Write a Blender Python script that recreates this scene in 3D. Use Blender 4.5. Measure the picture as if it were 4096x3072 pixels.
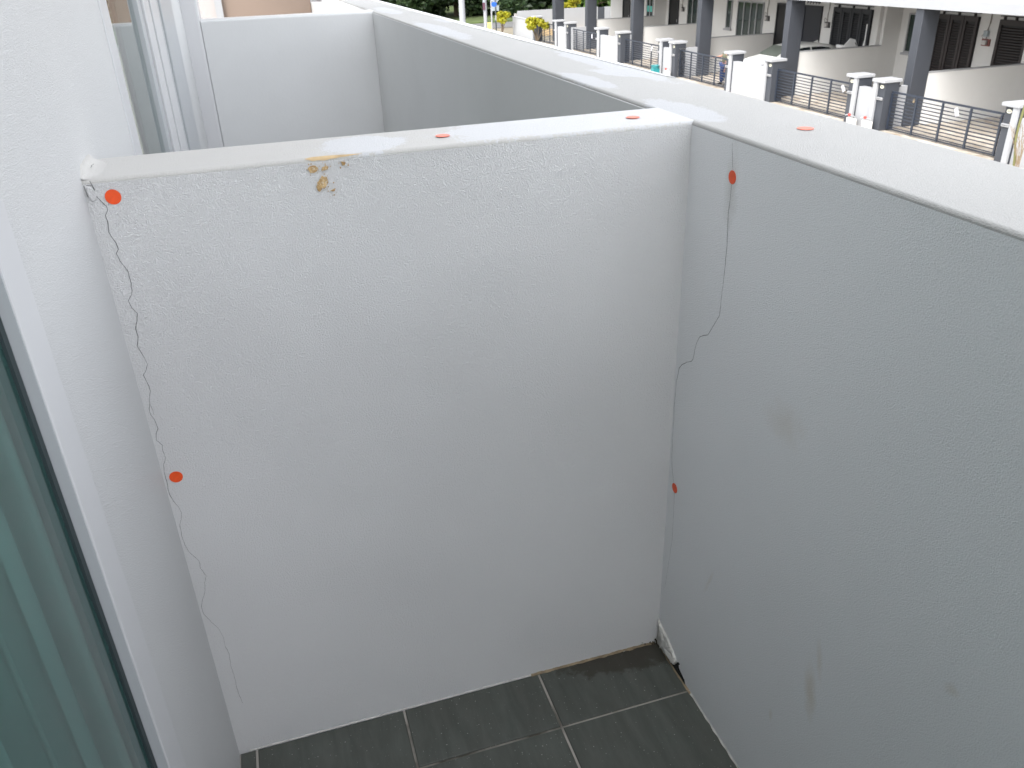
import bpy, bmesh, math, random
from mathutils import Vector, Matrix, noise

random.seed(7)
for o in list(bpy.data.objects):
    bpy.data.objects.remove(o)
S = bpy.context.scene
C = S.collection

# ------------------------------------------------------------------ camera
CAM = Vector((-1.2516, -0.2350, 1.4170))
yaw, pit, rol = math.radians(-16.323), math.radians(-27.774), math.radians(-2.127)
fw = Vector((math.cos(pit) * math.cos(yaw), math.cos(pit) * math.sin(yaw), math.sin(pit)))
rt = fw.cross(Vector((0, 0, 1))).normalized()
up = rt.cross(fw)
r2 = math.cos(rol) * rt + math.sin(rol) * up
u2 = -math.sin(rol) * rt + math.cos(rol) * up
M = Matrix(((r2.x, u2.x, -fw.x, CAM.x), (r2.y, u2.y, -fw.y, CAM.y), (r2.z, u2.z, -fw.z, CAM.z), (0, 0, 0, 1)))
cd = bpy.data.cameras.new('camera')
cam = bpy.data.objects.new('camera', cd)
C.objects.link(cam)
cam.matrix_world = M
cd.sensor_fit = 'HORIZONTAL'
cd.sensor_width = 36.0
cd.lens = 3299.6 * 36.0 / 4096.0
cd.clip_start = 0.02
cd.clip_end = 600
cd.dof.use_dof = True
cd.dof.focus_distance = 1.7
cd.dof.aperture_fstop = 15.0
S.camera = cam

# ------------------------------------------------------------------ world, sun, exposure
SUN_EL, SUN_AZ = math.radians(51), math.radians(133)      # azimuth measured from +X towards +Y
w = bpy.data.worlds.new('World')
S.world = w
w.use_nodes = True
nt = w.node_tree
for n in list(nt.nodes):
    nt.nodes.remove(n)
sky = nt.nodes.new('ShaderNodeTexSky')
sky.sky_type = 'NISHITA'
sky.sun_disc = False
sky.sun_elevation = SUN_EL
sky.sun_rotation = math.radians(90) - SUN_AZ
sky.air_density = 1.0
sky.dust_density = 3.3
sky.ozone_density = 1.0
hs = nt.nodes.new('ShaderNodeHueSaturation')
hs.inputs['Saturation'].default_value = 0.16
bg = nt.nodes.new('ShaderNodeBackground')
bg.inputs['Strength'].default_value = 0.15
wo = nt.nodes.new('ShaderNodeOutputWorld')
nt.links.new(sky.outputs[0], hs.inputs['Color'])
nt.links.new(hs.outputs[0], bg.inputs['Color'])
nt.links.new(bg.outputs[0], wo.inputs['Surface'])
sd = bpy.data.lights.new('sun', 'SUN')
sd.energy = 0.5
sd.angle = math.radians(20)
sd.color = (1.0, 0.965, 0.92)
sun = bpy.data.objects.new('sun', sd)
C.objects.link(sun)
sdir = Vector((math.cos(SUN_EL) * math.cos(SUN_AZ), math.cos(SUN_EL) * math.sin(SUN_AZ), math.sin(SUN_EL)))
sun.rotation_euler = sdir.to_track_quat('Z', 'Y').to_euler()
S.view_settings.view_transform = 'Standard'
S.view_settings.look = 'None'
S.view_settings.gamma = 1.0
S.view_settings.exposure = 2.14
S.view_settings.use_curve_mapping = False

# ------------------------------------------------------------------ materials
def newmat(name):
    m = bpy.data.materials.new(name)
    m.use_nodes = True
    t = m.node_tree
    return m, t, t.nodes['Principled BSDF']

def nd(t, kind, **kw):
    n = t.nodes.new(kind)
    for k, v in kw.items():
        if k in n.inputs:
            n.inputs[k].default_value = v
        else:
            setattr(n, k, v)
    return n

def mix(t, fac, a, b, blend='MIX'):
    n = t.nodes.new('ShaderNodeMix')
    n.data_type = 'RGBA'
    n.blend_type = blend
    for sock, v in ((n.inputs[0], fac), (n.inputs[6], a), (n.inputs[7], b)):
        if hasattr(v, 'is_output'):
            t.links.new(v, sock)
        else:
            sock.default_value = v if not isinstance(v, tuple) else (*v, 1.0)
    return n.outputs[2]

def math_n(t, op, a, b=None, clamp=False):
    n = t.nodes.new('ShaderNodeMath')
    n.operation = op
    n.use_clamp = clamp
    for i, v in enumerate((a, b)):
        if v is None:
            continue
        if hasattr(v, 'is_output'):
            t.links.new(v, n.inputs[i])
        else:
            n.inputs[i].default_value = v
    return n.outputs[0]

def ramp(t, src, a, b, ca=(0, 0, 0), cb=(1, 1, 1)):
    n = t.nodes.new('ShaderNodeValToRGB')
    n.color_ramp.elements[0].position = a
    n.color_ramp.elements[1].position = b
    n.color_ramp.elements[0].color = (*ca, 1)
    n.color_ramp.elements[1].color = (*cb, 1)
    t.links.new(src, n.inputs[0])
    return n.outputs[0]

def coords(t, scale=(1, 1, 1), rot=(0, 0, 0)):
    tc = t.nodes.new('ShaderNodeTexCoord')
    mp = t.nodes.new('ShaderNodeMapping')
    mp.inputs['Scale'].default_value = scale
    mp.inputs['Rotation'].default_value = rot
    t.links.new(tc.outputs['Object'], mp.inputs['Vector'])
    return mp.outputs[0]

def noise_t(t, vec, scale, detail=2.0, rough=0.5, dist=0.0):
    n = t.nodes.new('ShaderNodeTexNoise')
    n.inputs['Scale'].default_value = scale
    n.inputs['Detail'].default_value = detail
    n.inputs['Roughness'].default_value = rough
    n.inputs['Distortion'].default_value = dist
    t.links.new(vec, n.inputs['Vector'])
    return n.outputs['Fac']

def plain(name, col, rough=0.6, metal=0.0, var=0.0, vscale=3.0, bump=0.0, bscale=60.0, spec=0.5):
    m, t, b = newmat(name)
    b.inputs['Base Color'].default_value = (*col, 1)
    b.inputs['Roughness'].default_value = rough
    b.inputs['Metallic'].default_value = metal
    b.inputs['Specular IOR Level'].default_value = spec
    v = coords(t)
    if var > 0:
        f = noise_t(t, v, vscale, 5, 0.6)
        c = mix(t, ramp(t, f, 0.3, 0.7), tuple(x * (1 - var) for x in col), tuple(min(1, x * (1 + var)) for x in col))
        t.links.new(c, b.inputs['Base Color'])
    if bump > 0:
        f = noise_t(t, v, bscale, 3, 0.6)
        bn = nd(t, 'ShaderNodeBump', Strength=bump, Distance=0.004)
        t.links.new(f, bn.inputs['Height'])
        t.links.new(bn.outputs[0], b.inputs['Normal'])
    return m

def stucco(name, col, relief=0.5, zfade=True, rough=0.5, stains=(), tint=(0.975, 0.985, 0.99), mott=0.955, fresh=(), fresh_col=None):
    """white roller-textured paint: fine pimples whose depth varies over the wall"""
    m, t, b = newmat(name)
    v = coords(t)
    big = noise_t(t, v, 1.7, 3, 0.55)
    mid = noise_t(t, v, 9.0, 4, 0.6)
    c = mix(t, ramp(t, big, 0.32, 0.68), tuple(x * mott for x in col), col)
    c = mix(t, math_n(t, 'MULTIPLY', ramp(t, mid, 0.45, 0.75), 0.35), c, tuple(a * k for a, k in zip(col, tint)))
    sep = t.nodes.new('ShaderNodeSeparateXYZ')
    tc = t.nodes.new('ShaderNodeTexCoord')
    t.links.new(tc.outputs['Object'], sep.inputs[0])
    for (sx, sy, sz, rx, rz, amt, scol, ang) in stains:
        mp = t.nodes.new('ShaderNodeMapping')
        mp.vector_type = 'TEXTURE'
        mp.inputs['Location'].default_value = (sx, sy, sz)
        mp.inputs['Rotation'].default_value = (0, math.radians(ang), 0)
        mp.inputs['Scale'].default_value = (rx, 100.0, rz)
        t.links.new(tc.outputs['Object'], mp.inputs['Vector'])
        ln = t.nodes.new('ShaderNodeVectorMath')
        ln.operation = 'LENGTH'
        t.links.new(mp.outputs[0], ln.inputs[0])
        nz = noise_t(t, v, 45, 3, 0.6)
        d = math_n(t, 'ADD', ln.outputs['Value'], math_n(t, 'MULTIPLY', math_n(t, 'SUBTRACT', nz, 0.5), 0.9))
        f = math_n(t, 'MULTIPLY', ramp(t, d, 0.15, 1.15, (1, 1, 1), (0, 0, 0)), amt)
        c = mix(t, f, c, scol)
    if fresh:
        msk = None
        edge = noise_t(t, v, 16, 4, 0.6)
        spk = noise_t(t, v, 210, 2, 0.5)
        for (sx, sy, rx, ry, ang) in fresh:
            mp = t.nodes.new('ShaderNodeMapping')
            mp.vector_type = 'TEXTURE'
            mp.inputs['Location'].default_value = (sx, sy, 0)
            mp.inputs['Rotation'].default_value = (0, 0, math.radians(ang))
            mp.inputs['Scale'].default_value = (rx, ry, 100.0)
            t.links.new(tc.outputs['Object'], mp.inputs['Vector'])
            ln = t.nodes.new('ShaderNodeVectorMath')
            ln.operation = 'LENGTH'
            t.links.new(mp.outputs[0], ln.inputs[0])
            msk = ln.outputs['Value'] if msk is None else math_n(t, 'MINIMUM', msk, ln.outputs['Value'])
        d = math_n(t, 'ADD', msk, math_n(t, 'MULTIPLY', math_n(t, 'SUBTRACT', edge, 0.5), 1.1))
        d = math_n(t, 'ADD', d, math_n(t, 'MULTIPLY', math_n(t, 'SUBTRACT', spk, 0.5), 0.75))
        c = mix(t, ramp(t, d, 0.93, 1.02, (1, 1, 1), (0, 0, 0)), c, fresh_col)
    t.links.new(c, b.inputs['Base Color'])
    b.inputs['Roughness'].default_value = rough
    b.inputs['Specular IOR Level'].default_value = 0.35
    # relief
    vs = coords(t, (1, 1, 1.25), (0.15, 0.1, 0.0))
    f1 = noise_t(t, vs, 520, 2.0, 0.55, 0.3)
    f2 = noise_t(t, vs, 290, 3.0, 0.6, 0.4)
    pim = ramp(t, f1, 0.42, 0.66)
    h = math_n(t, 'ADD', math_n(t, 'MULTIPLY', pim, 0.62), math_n(t, 'MULTIPLY', f2, 0.6))
    patch = noise_t(t, v, 2.6, 2, 0.5)
    amp = ramp(t, patch, 0.34, 0.66, (0.7, 0.7, 0.7), (1, 1, 1))
    if zfade:
        zr = nd(t, 'ShaderNodeMapRange')
        zr.inputs['From Min'].default_value = 0.0
        zr.inputs['From Max'].default_value = 1.15
        zr.inputs['To Min'].default_value = 0.8
        zr.inputs['To Max'].default_value = 1.0
        t.links.new(sep.outputs['Z'], zr.inputs['Value'])
        amp = math_n(t, 'MULTIPLY', amp, zr.outputs[0])
    h = math_n(t, 'MULTIPLY', math_n(t, 'SUBTRACT', h, 0.56), amp)
    # the plaster under the paint is not dead flat
    wav = noise_t(t, v, 4.5, 2, 0.5)
    h = math_n(t, 'ADD', h, math_n(t, 'MULTIPLY', wav, 0.06))
    bn = nd(t, 'ShaderNodeBump', Strength=relief, Distance=0.0054)
    t.links.new(h, bn.inputs['Height'])
    t.links.new(bn.outputs[0], b.inputs['Normal'])
    return m

WHITE = (0.81, 0.81, 0.815)
tan_s = (0.58, 0.49, 0.36)
MAT = {}
MAT['partition'] = stucco('stucco_partition', WHITE, 0.75)
MAT['parapet'] = stucco('stucco_parapet', (0.85, 0.857, 0.872), 0.46, stains=(
    (-0.498, -0.927, 0.365, 0.019, 0.06, 0.40, tan_s, 12), (-0.505, -0.927, 0.44, 0.009, 0.04, 0.25, tan_s, 14),
    (-0.416, -0.927, 0.222, 0.007, 0.018, 0.22, tan_s, 5), (-0.725, -0.927, 0.609, 0.014, 0.012, 0.25, tan_s, 20),
    (-0.184, -0.927, 0.329, 0.006, 0.045, 0.2, tan_s, -20), (-0.343, -0.927, 0.77, 0.06, 0.04, 0.2, tan_s, 10),
    (-0.137, -0.927, 1.075, 0.022, 0.08, 0.5, (0.62, 0.615, 0.59), 0)))
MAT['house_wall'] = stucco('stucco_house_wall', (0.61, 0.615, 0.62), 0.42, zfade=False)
MAT['smooth_white'] = stucco('smooth_white_paint', (0.755, 0.752, 0.745), 0.12, zfade=False)
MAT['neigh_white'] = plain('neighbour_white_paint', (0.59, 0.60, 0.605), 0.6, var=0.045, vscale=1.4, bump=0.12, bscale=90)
FRESH = (0.555, 0.563, 0.577)
MAT['cope'] = stucco('coping_partition', (0.53, 0.522, 0.502), 0.40, zfade=False, mott=0.90, fresh_col=FRESH, fresh=(
    (0.066, -0.39, 0.062, 0.066, 8), (0.075, -0.70, 0.085, 0.19, 0), (0.075, -0.90, 0.09, 0.12, 0)))
MAT['cope_street_dimmed'] = stucco('coping_street_dimmed', (0.39, 0.388, 0.38), 0.42, zfade=False, mott=0.90, fresh_col=(0.435, 0.444, 0.46), fresh=(  # same paint as the partition coping, darkened to offset the stronger light here
    (0.75, -0.060, 0.36, 0.034, 0), (0.58, -0.035, 0.10, 0.045, 20), (0.53, 0.078, 0.14, 0.028, 0), (0.10, 0.075, 0.13, 0.045, 0),
    (2.05, 0.062, 0.45, 0.045, 0), (2.5, -0.06, 0.14, 0.03, 0), (3.4, 0.03, 0.35, 0.05, 0), (-0.9, 0.02, 0.16, 0.05, 30)))
MAT['neigh_white_shaded'] = plain('neighbour_white_paint_shaded', (0.54, 0.55, 0.545), 0.6, var=0.05, vscale=1.1, bump=0.12, bscale=90)  # darker copy of the neighbour white, shade of the unlit parapet face
MAT['cope_far'] = plain('coping_white', (0.60, 0.60, 0.60), 0.5, var=0.03, bump=0.2)
MAT['patch_paint'] = stucco('fresh_white_paint', (0.545, 0.552, 0.565), 0.5, zfade=False, rough=0.4)
MAT['edge_paint'] = plain('white_edge_paint', (0.68, 0.69, 0.70), 0.4)
MAT['plaster_lump'] = plain('plaster_lump', (0.72, 0.72, 0.70), 0.6, var=0.08, vscale=40, bump=0.5, bscale=120)
MAT['crack'] = plain('crack_dark', (0.13, 0.13, 0.13), 0.9)
MAT['crack_faint'] = plain('crack_faint', (0.30, 0.30, 0.30), 0.9)
MAT['void'] = plain('void_black', (0.008, 0.009, 0.01), 0.95)
MAT['dirt'] = plain('corner_dirt', (0.045, 0.038, 0.025), 0.95, var=0.5, vscale=90)
MAT['sticker'] = plain('sticker_orange', (0.80, 0.085, 0.013), 0.4, var=0.06, vscale=160)
MAT['sealant'] = plain('sealant', (0.50, 0.49, 0.465), 0.6, var=0.25, vscale=25, bump=0.6, bscale=150)
MAT['grout_stain'] = plain('edge_grime', (0.20, 0.155, 0.10), 0.85, var=0.5, vscale=30)

def brown_mat():
    m, t, b = newmat('brown_stain')
    v = coords(t)
    f = noise_t(t, v, 160, 4, 0.65)
    g = noise_t(t, v, 420, 2, 0.5)
    c = mix(t, ramp(t, f, 0.35, 0.68), (0.30, 0.17, 0.055), (0.62, 0.44, 0.22))
    c = mix(t, math_n(t, 'MULTIPLY', ramp(t, g, 0.55, 0.62), 0.55), c, (0.72, 0.66, 0.55))
    t.links.new(c, b.inputs['Base Color'])
    b.inputs['Roughness'].default_value = 0.7
    bn = nd(t, 'ShaderNodeBump', Strength=0.8, Distance=0.002)
    t.links.new(f, bn.inputs['Height'])
    t.links.new(bn.outputs[0], b.inputs['Normal'])
    return m
MAT['brown'] = brown_mat()
MAT['brown_edge'] = plain('brown_edge_stain', (0.55, 0.40, 0.22), 0.6, var=0.25, vscale=30)

def tile_mat():
    m, t, b = newmat('slate_tile')
    v = coords(t)
    vs = coords(t, (3.2, 17, 1))
    st = noise_t(t, vs, 2.0, 6, 0.65, 0.4)
    f = noise_t(t, v, 14, 5, 0.6)
    c = mix(t, ramp(t, st, 0.28, 0.75), (0.054, 0.061, 0.054), (0.096, 0.104, 0.093))
    c = mix(t, math_n(t, 'MULTIPLY', ramp(t, f, 0.35, 0.7), 0.5), c, (0.066, 0.066, 0.058))
    sp = noise_t(t, v, 230, 1, 0.4)
    c = mix(t, math_n(t, 'MULTIPLY', ramp(t, sp, 0.735, 0.76), 0.6), c, (0.42, 0.42, 0.40))
    # brown damp mark against the wall near the corner
    mp = t.nodes.new('ShaderNodeMapping')
    mp.vector_type = 'TEXTURE'
    mp.inputs['Location'].default_value = (0.0, -0.86, 0.0)
    mp.inputs['Scale'].default_value = (0.075, 0.19, 1)
    tc = t.nodes.new('ShaderNodeTexCoord')
    t.links.new(tc.outputs['Object'], mp.inputs['Vector'])
    ln = t.nodes.new('ShaderNodeVectorMath')
    ln.operation = 'LENGTH'
    t.links.new(mp.outputs[0], ln.inputs[0])
    d = math_n(t, 'ADD', ln.outputs['Value'], math_n(t, 'MULTIPLY', math_n(t, 'SUBTRACT', noise_t(t, v, 30, 4, 0.6), 0.5), 1.1))
    c = mix(t, math_n(t, 'MULTIPLY', ramp(t, d, 0.75, 0.9, (1, 1, 1), (0, 0, 0)), 0.72), c, (0.030, 0.024, 0.017))
    t.links.new(c, b.inputs['Base Color'])
    b.inputs['Roughness'].default_value = 0.55
    b.inputs['Specular IOR Level'].default_value = 0.35
    bn = nd(t, 'ShaderNodeBump', Strength=0.25, Distance=0.003)
    t.links.new(math_n(t, 'ADD', st, math_n(t, 'MULTIPLY', f, 0.6)), bn.inputs['Height'])
    t.links.new(bn.outputs[0], b.inputs['Normal'])
    return m
MAT['tile'] = tile_mat()

def grout_mat():
    m, t, b = newmat('tile_grout')
    v = coords(t)
    f = noise_t(t, v, 5, 4, 0.6)
    c = mix(t, ramp(t, f, 0.38, 0.52), (0.075, 0.068, 0.055), (0.34, 0.32, 0.29))
    t.links.new(c, b.inputs['Base Color'])
    b.inputs['Roughness'].default_value = 0.9
    return m
MAT['grout'] = grout_mat()

MAT['alu_white'] = plain('white_aluminium', (0.57, 0.575, 0.59), 0.35, spec=0.5)
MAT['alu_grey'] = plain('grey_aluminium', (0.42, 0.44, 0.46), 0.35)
MAT['gasket'] = plain('rubber_gasket', (0.022, 0.036, 0.040), 0.6)

def glass_mat(name, tint, refl=1.0):
    m, t, b = newmat(name)
    t.nodes.remove(b)
    out = t.nodes['Material Output']
    tr = nd(t, 'ShaderNodeBsdfTransparent')
    tr.inputs['Color'].default_value = (*tint, 1)
    gl = nd(t, 'ShaderNodeBsdfGlossy')
    gl.inputs['Roughness'].default_value = 0.015
    gl.inputs['Color'].default_value = (refl, refl, refl, 1)
    fr = nd(t, 'ShaderNodeFresnel', IOR=1.36)
    gm = t.nodes.new('ShaderNodeNewGeometry')
    fac = math_n(t, 'MULTIPLY', fr.outputs[0], math_n(t, 'SUBTRACT', 1.0, gm.outputs['Backfacing']))
    mx = nd(t, 'ShaderNodeMixShader')
    t.links.new(fac, mx.inputs[0])
    t.links.new(tr.outputs[0], mx.inputs[1])
    t.links.new(gl.outputs[0], mx.inputs[2])
    t.links.new(mx.outputs[0], out.inputs['Surface'])
    return m
MAT['teal_glass'] = glass_mat('teal_tinted_glass', (0.55, 0.68, 0.665))
MAT['grey_glass'] = glass_mat('grey_tinted_glass', (0.66, 0.72, 0.70))
MAT['curtain'] = plain('curtain_cloth', (0.66, 0.68, 0.67), 0.85, var=0.05, vscale=6)
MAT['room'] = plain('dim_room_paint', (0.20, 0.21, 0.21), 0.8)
MAT['pink'] = plain('pale_pink_paint', (0.36, 0.335, 0.325), 0.7, var=0.03)
MAT['brown_wall'] = plain('brown_wall_paint', (0.20, 0.15, 0.118), 0.75, var=0.05, vscale=1.5)
MAT['slab'] = plain('cement_slab', (0.56, 0.56, 0.56), 0.8, var=0.08, vscale=3)
MAT['dark_glass'] = plain('dark_blue_glass', (0.02, 0.06, 0.085), 0.1)

MAT['bg_white'] = plain('terrace_cream_paint', (0.56, 0.555, 0.54), 0.75, var=0.04, vscale=0.8)
MAT['bg_trim'] = plain('terrace_white_paint', (0.295, 0.30, 0.31), 0.65, var=0.03, vscale=0.9)
MAT['bg_grey'] = plain('terrace_grey_paint', (0.038, 0.042, 0.051), 0.55, var=0.08, vscale=1.2)
MAT['gate'] = plain('gate_slate_paint', (0.019, 0.025, 0.038), 0.4, var=0.05)
MAT['bg_dark'] = plain('black_grille_paint', (0.010, 0.0115, 0.0155), 0.5)
MAT['bg_brown'] = plain('brown_grille_paint', (0.018, 0.0125, 0.0125), 0.5)
MAT['bg_blind'] = plain('door_recess_dark', (0.003, 0.0033, 0.004), 0.6)
MAT['navy'] = plain('navy_opening', (0.004, 0.0055, 0.012), 0.4)
MAT['pane'] = plain('green_dark_pane', (0.020, 0.034, 0.030), 0.08)
MAT['teal_pane'] = plain('teal_curtain_pane', (0.07, 0.42, 0.36), 0.3)
MAT['meter'] = plain('meter_dark', (0.05, 0.05, 0.05), 0.5)
MAT['meter_face'] = plain('meter_face', (0.45, 0.43, 0.42), 0.4)
MAT['meter_red'] = plain('meter_board_red', (0.22, 0.08, 0.07), 0.6)
MAT['conduit'] = plain('conduit_grey', (0.22, 0.20, 0.18), 0.6)
MAT['steel'] = plain('brushed_steel', (0.45, 0.45, 0.46), 0.35, metal=0.7)
MAT['cream_plate'] = plain('cream_plate', (0.66, 0.64, 0.52), 0.5)
MAT['mark'] = plain('plate_mark', (0.03, 0.03, 0.03), 0.6)
MAT['red_valve'] = plain('red_plastic', (0.36, 0.035, 0.025), 0.45)
MAT['paper'] = plain('white_paper', (0.42, 0.42, 0.44), 0.7)
MAT['plastic'] = plain('white_plastic', (0.72, 0.72, 0.72), 0.45)
MAT['teal_plastic'] = plain('teal_plastic', (0.015, 0.17, 0.18), 0.4)
MAT['black_cloth'] = plain('black_cloth', (0.02, 0.02, 0.025), 0.9)
MAT['car_paint'] = plain('white_car_paint', (0.74, 0.74, 0.71), 0.22, spec=0.6)
MAT['car_glass'] = plain('car_glass', (0.012, 0.018, 0.02), 0.06)
MAT['screen_reflect'] = plain('windscreen_painted_reflection', (0.10, 0.115, 0.10), 0.05)  # grey-green reflection on the windscreen put into its base colour
MAT['tyre'] = plain('tyre_rubber', (0.02, 0.02, 0.02), 0.85)
MAT['lamp_lens'] = plain('lamp_lens', (0.55, 0.56, 0.56), 0.15)
MAT['amber'] = plain('amber_lens', (0.62, 0.20, 0.02), 0.25)
MAT['red_lens'] = plain('red_lens', (0.45, 0.02, 0.02), 0.25)
MAT['road'] = plain('asphalt', (0.11, 0.11, 0.11), 0.9, var=0.25, vscale=2, bump=0.4, bscale=80)
MAT['pave'] = plain('pavement_concrete', (0.55, 0.54, 0.51), 0.85, var=0.12, vscale=1.2)
MAT['earth'] = plain('bare_ground', (0.17, 0.15, 0.11), 0.95, var=0.25, vscale=0.3)
MAT['grass'] = plain('grass_verge', (0.060, 0.085, 0.022), 0.95, var=0.4, vscale=1.0, bump=0.8, bscale=30)
MAT['pole'] = plain('pole_concrete', (0.27, 0.275, 0.29), 0.6, var=0.1, vscale=2)
MAT['pole_dark'] = plain('pole_dark', (0.05, 0.06, 0.065), 0.5)
MAT['sign_back'] = plain('sign_back_grey', (0.30, 0.34, 0.36), 0.4)
MAT['blue_sign'] = plain('blue_sign', (0.02, 0.10, 0.50), 0.4)
MAT['maroon'] = plain('maroon_plate', (0.09, 0.035, 0.055), 0.5)
MAT['yellow'] = plain('yellow_paint', (0.78, 0.50, 0.16), 0.6)
MAT['skin'] = plain('skin', (0.36, 0.19, 0.13), 0.6)
MAT['hair'] = plain('hair_black', (0.015, 0.013, 0.012), 0.7)
MAT['olive'] = plain('olive_shirt', (0.085, 0.085, 0.052), 0.85, var=0.2, vscale=8)
MAT['jeans'] = plain('blue_trousers', (0.022, 0.045, 0.15), 0.85, var=0.2, vscale=8)
MAT['shoe'] = plain('dark_shoe', (0.03, 0.025, 0.02), 0.7)
MAT['bark'] = plain('bark', (0.10, 0.075, 0.05), 0.9, var=0.3, vscale=6)
MAT['twig'] = plain('dry_twig', (0.19, 0.14, 0.085), 0.85)
MAT['green_stem'] = plain('green_stem', (0.13, 0.13, 0.045), 0.8)
MAT['ornament'] = plain('iron_ornament', (0.02, 0.02, 0.02), 0.6)

def porch_mat():
    m, t, b = newmat('porch_floor_tan')
    v = coords(t)
    f = noise_t(t, v, 0.9, 5, 0.65, 0.6)
    g = noise_t(t, v, 3.5, 4, 0.6)
    c = mix(t, ramp(t, f, 0.35, 0.65), (0.28, 0.24, 0.19), (0.46, 0.415, 0.36))
    c = mix(t, math_n(t, 'MULTIPLY', ramp(t, g, 0.55, 0.68), 0.65), c, (0.19, 0.13, 0.075))
    t.links.new(c, b.inputs['Base Color'])
    b.inputs['Roughness'].default_value = 0.7
    return m
MAT['porch'] = porch_mat()

def leaf_mat(name, cols, trans=0.3):
    m, t, b = newmat(name)
    gi = t.nodes.new('ShaderNodeNewGeometry')
    rp = t.nodes.new('ShaderNodeValToRGB')
    els = rp.color_ramp.elements
    while len(els) < len(cols):
        els.new(0.5)
    for i, c in enumerate(cols):
        els[i].position = i / (len(cols) - 1)
        els[i].color = (*c, 1)
    t.links.new(gi.outputs['Random Per Island'], rp.inputs[0])
    t.links.new(rp.outputs[0], b.inputs['Base Color'])
    b.inputs['Roughness'].default_value = 0.55
    out = t.nodes['Material Output']
    tl = t.nodes.new('ShaderNodeBsdfTranslucent')
    t.links.new(rp.outputs[0], tl.inputs['Color'])
    mx = nd(t, 'ShaderNodeMixShader')
    mx.inputs[0].default_value = trans
    t.links.new(b.outputs[0], mx.inputs[1])
    t.links.new(tl.outputs[0], mx.inputs[2])
    t.links.new(mx.outputs[0], out.inputs['Surface'])
    return m
MAT['leaf_dark'] = leaf_mat('leaf_dark', [(0.014, 0.032, 0.012), (0.028, 0.055, 0.018), (0.045, 0.075, 0.022)])
MAT['leaf_mid'] = leaf_mat('leaf_mid', [(0.03, 0.07, 0.012), (0.06, 0.12, 0.02), (0.10, 0.16, 0.03)])
MAT['leaf_yellow'] = leaf_mat('leaf_yellow', [(0.20, 0.21, 0.008), (0.36, 0.345, 0.015), (0.30, 0.25, 0.01)])

# ------------------------------------------------------------------ builders
class B:
    def __init__(s):
        s.bm = bmesh.new()

    def box(s, x0, x1, y0, y1, z0, z1):
        bm = s.bm
        if x0 > x1: x0, x1 = x1, x0
        if y0 > y1: y0, y1 = y1, y0
        if z0 > z1: z0, z1 = z1, z0
        v = [bm.verts.new(p) for p in ((x0, y0, z0), (x1, y0, z0), (x1, y1, z0), (x0, y1, z0),
                                       (x0, y0, z1), (x1, y0, z1), (x1, y1, z1), (x0, y1, z1))]
        for f in ((3, 2, 1, 0), (4, 5, 6, 7), (0, 1, 5, 4), (1, 2, 6, 5), (2, 3, 7, 6), (3, 0, 4, 7)):
            bm.faces.new([v[i] for i in f])
        return s

    def prism(s, pts, vec):
        """closed polygon of 3-D points, swept along vec"""
        bm = s.bm
        vec = Vector(vec)
        a = [bm.verts.new(p) for p in pts]
        b = [bm.verts.new(Vector(p) + vec) for p in pts]
        bm.faces.new(a)
        bm.faces.new(list(reversed(b)))
        n = len(pts)
        for i in range(n):
            bm.faces.new([a[(i + 1) % n], a[i], b[i], b[(i + 1) % n]])
        bmesh.ops.recalc_face_normals(bm, faces=bm.faces)
        return s

    def tube(s, pts, r, n=8):
        bm = s.bm
        rings = []
        rr = r if isinstance(r, (list, tuple)) else [r] * len(pts)
        pts = [Vector(p) for p in pts]
        for i, p in enumerate(pts):
            d = (pts[min(i + 1, len(pts) - 1)] - pts[max(i - 1, 0)]).normalized()
            a = d.orthogonal().normalized()
            b = d.cross(a)
            rings.append([bm.verts.new(p + rr[i] * (math.cos(k * 2 * math.pi / n) * a + math.sin(k * 2 * math.pi / n) * b)) for k in range(n)])
        for i in range(len(rings) - 1):
            # keep rings aligned
            off = min(range(n), key=lambda o: (rings[i][0].co - rings[i + 1][o].co).length)
            rings[i + 1] = rings[i + 1][off:] + rings[i + 1][:off]
            for k in range(n):
                bm.faces.new([rings[i][k], rings[i][(k + 1) % n], rings[i + 1][(k + 1) % n], rings[i + 1][k]])
        bm.faces.new(list(reversed(rings[0])))
        bm.faces.new(rings[-1])
        bmesh.ops.recalc_face_normals(bm, faces=bm.faces)
        return s

    def ball(s, c, r, sx=1, sy=1, sz=1, u=12, v=8):
        g = bmesh.ops.create_uvsphere(s.bm, u_segments=u, v_segments=v, radius=r)
        for q in g['verts']:
            q.co = Vector((q.co.x * sx + c[0], q.co.y * sy + c[1], q.co.z * sz + c[2]))
        return s

    def bevel(s, wid, seg=2, test=None):
        e = [e for e in s.bm.edges if test is None or test(e)]
        bmesh.ops.bevel(s.bm, geom=e, offset=wid, segments=seg, profile=0.5, affect='EDGES')
        return s

    def mk(s, name, mat, parent=None, base=None, smooth=False, **props):
        root = parent
        while root is not None and root.parent is not None:
            root = root.parent
        if root is not None:
            org = root.location.copy()
        else:
            org = Vector(base) if base else Vector((0, 0, 0))
        bmesh.ops.translate(s.bm, verts=s.bm.verts, vec=-org)
        me = bpy.data.meshes.new(name)
        s.bm.to_mesh(me)
        s.bm.free()
        me.materials.append(MAT[mat] if isinstance(mat, str) else mat)
        if smooth:
            for p in me.polygons:
                p.use_smooth = True
        o = bpy.data.objects.new(name, me)
        C.objects.link(o)
        if parent is not None:
            o.parent = parent
        else:
            o.location = org
        for k, v in props.items():
            o[k] = v
        return o

def thing(name, label, cat, loc, group=None):
    o = bpy.data.objects.new(name, None)
    o.empty_display_size = 0.1
    C.objects.link(o)
    o.location = loc
    o['label'] = label
    o['category'] = cat
    if group:
        o['group'] = group
    return o

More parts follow.
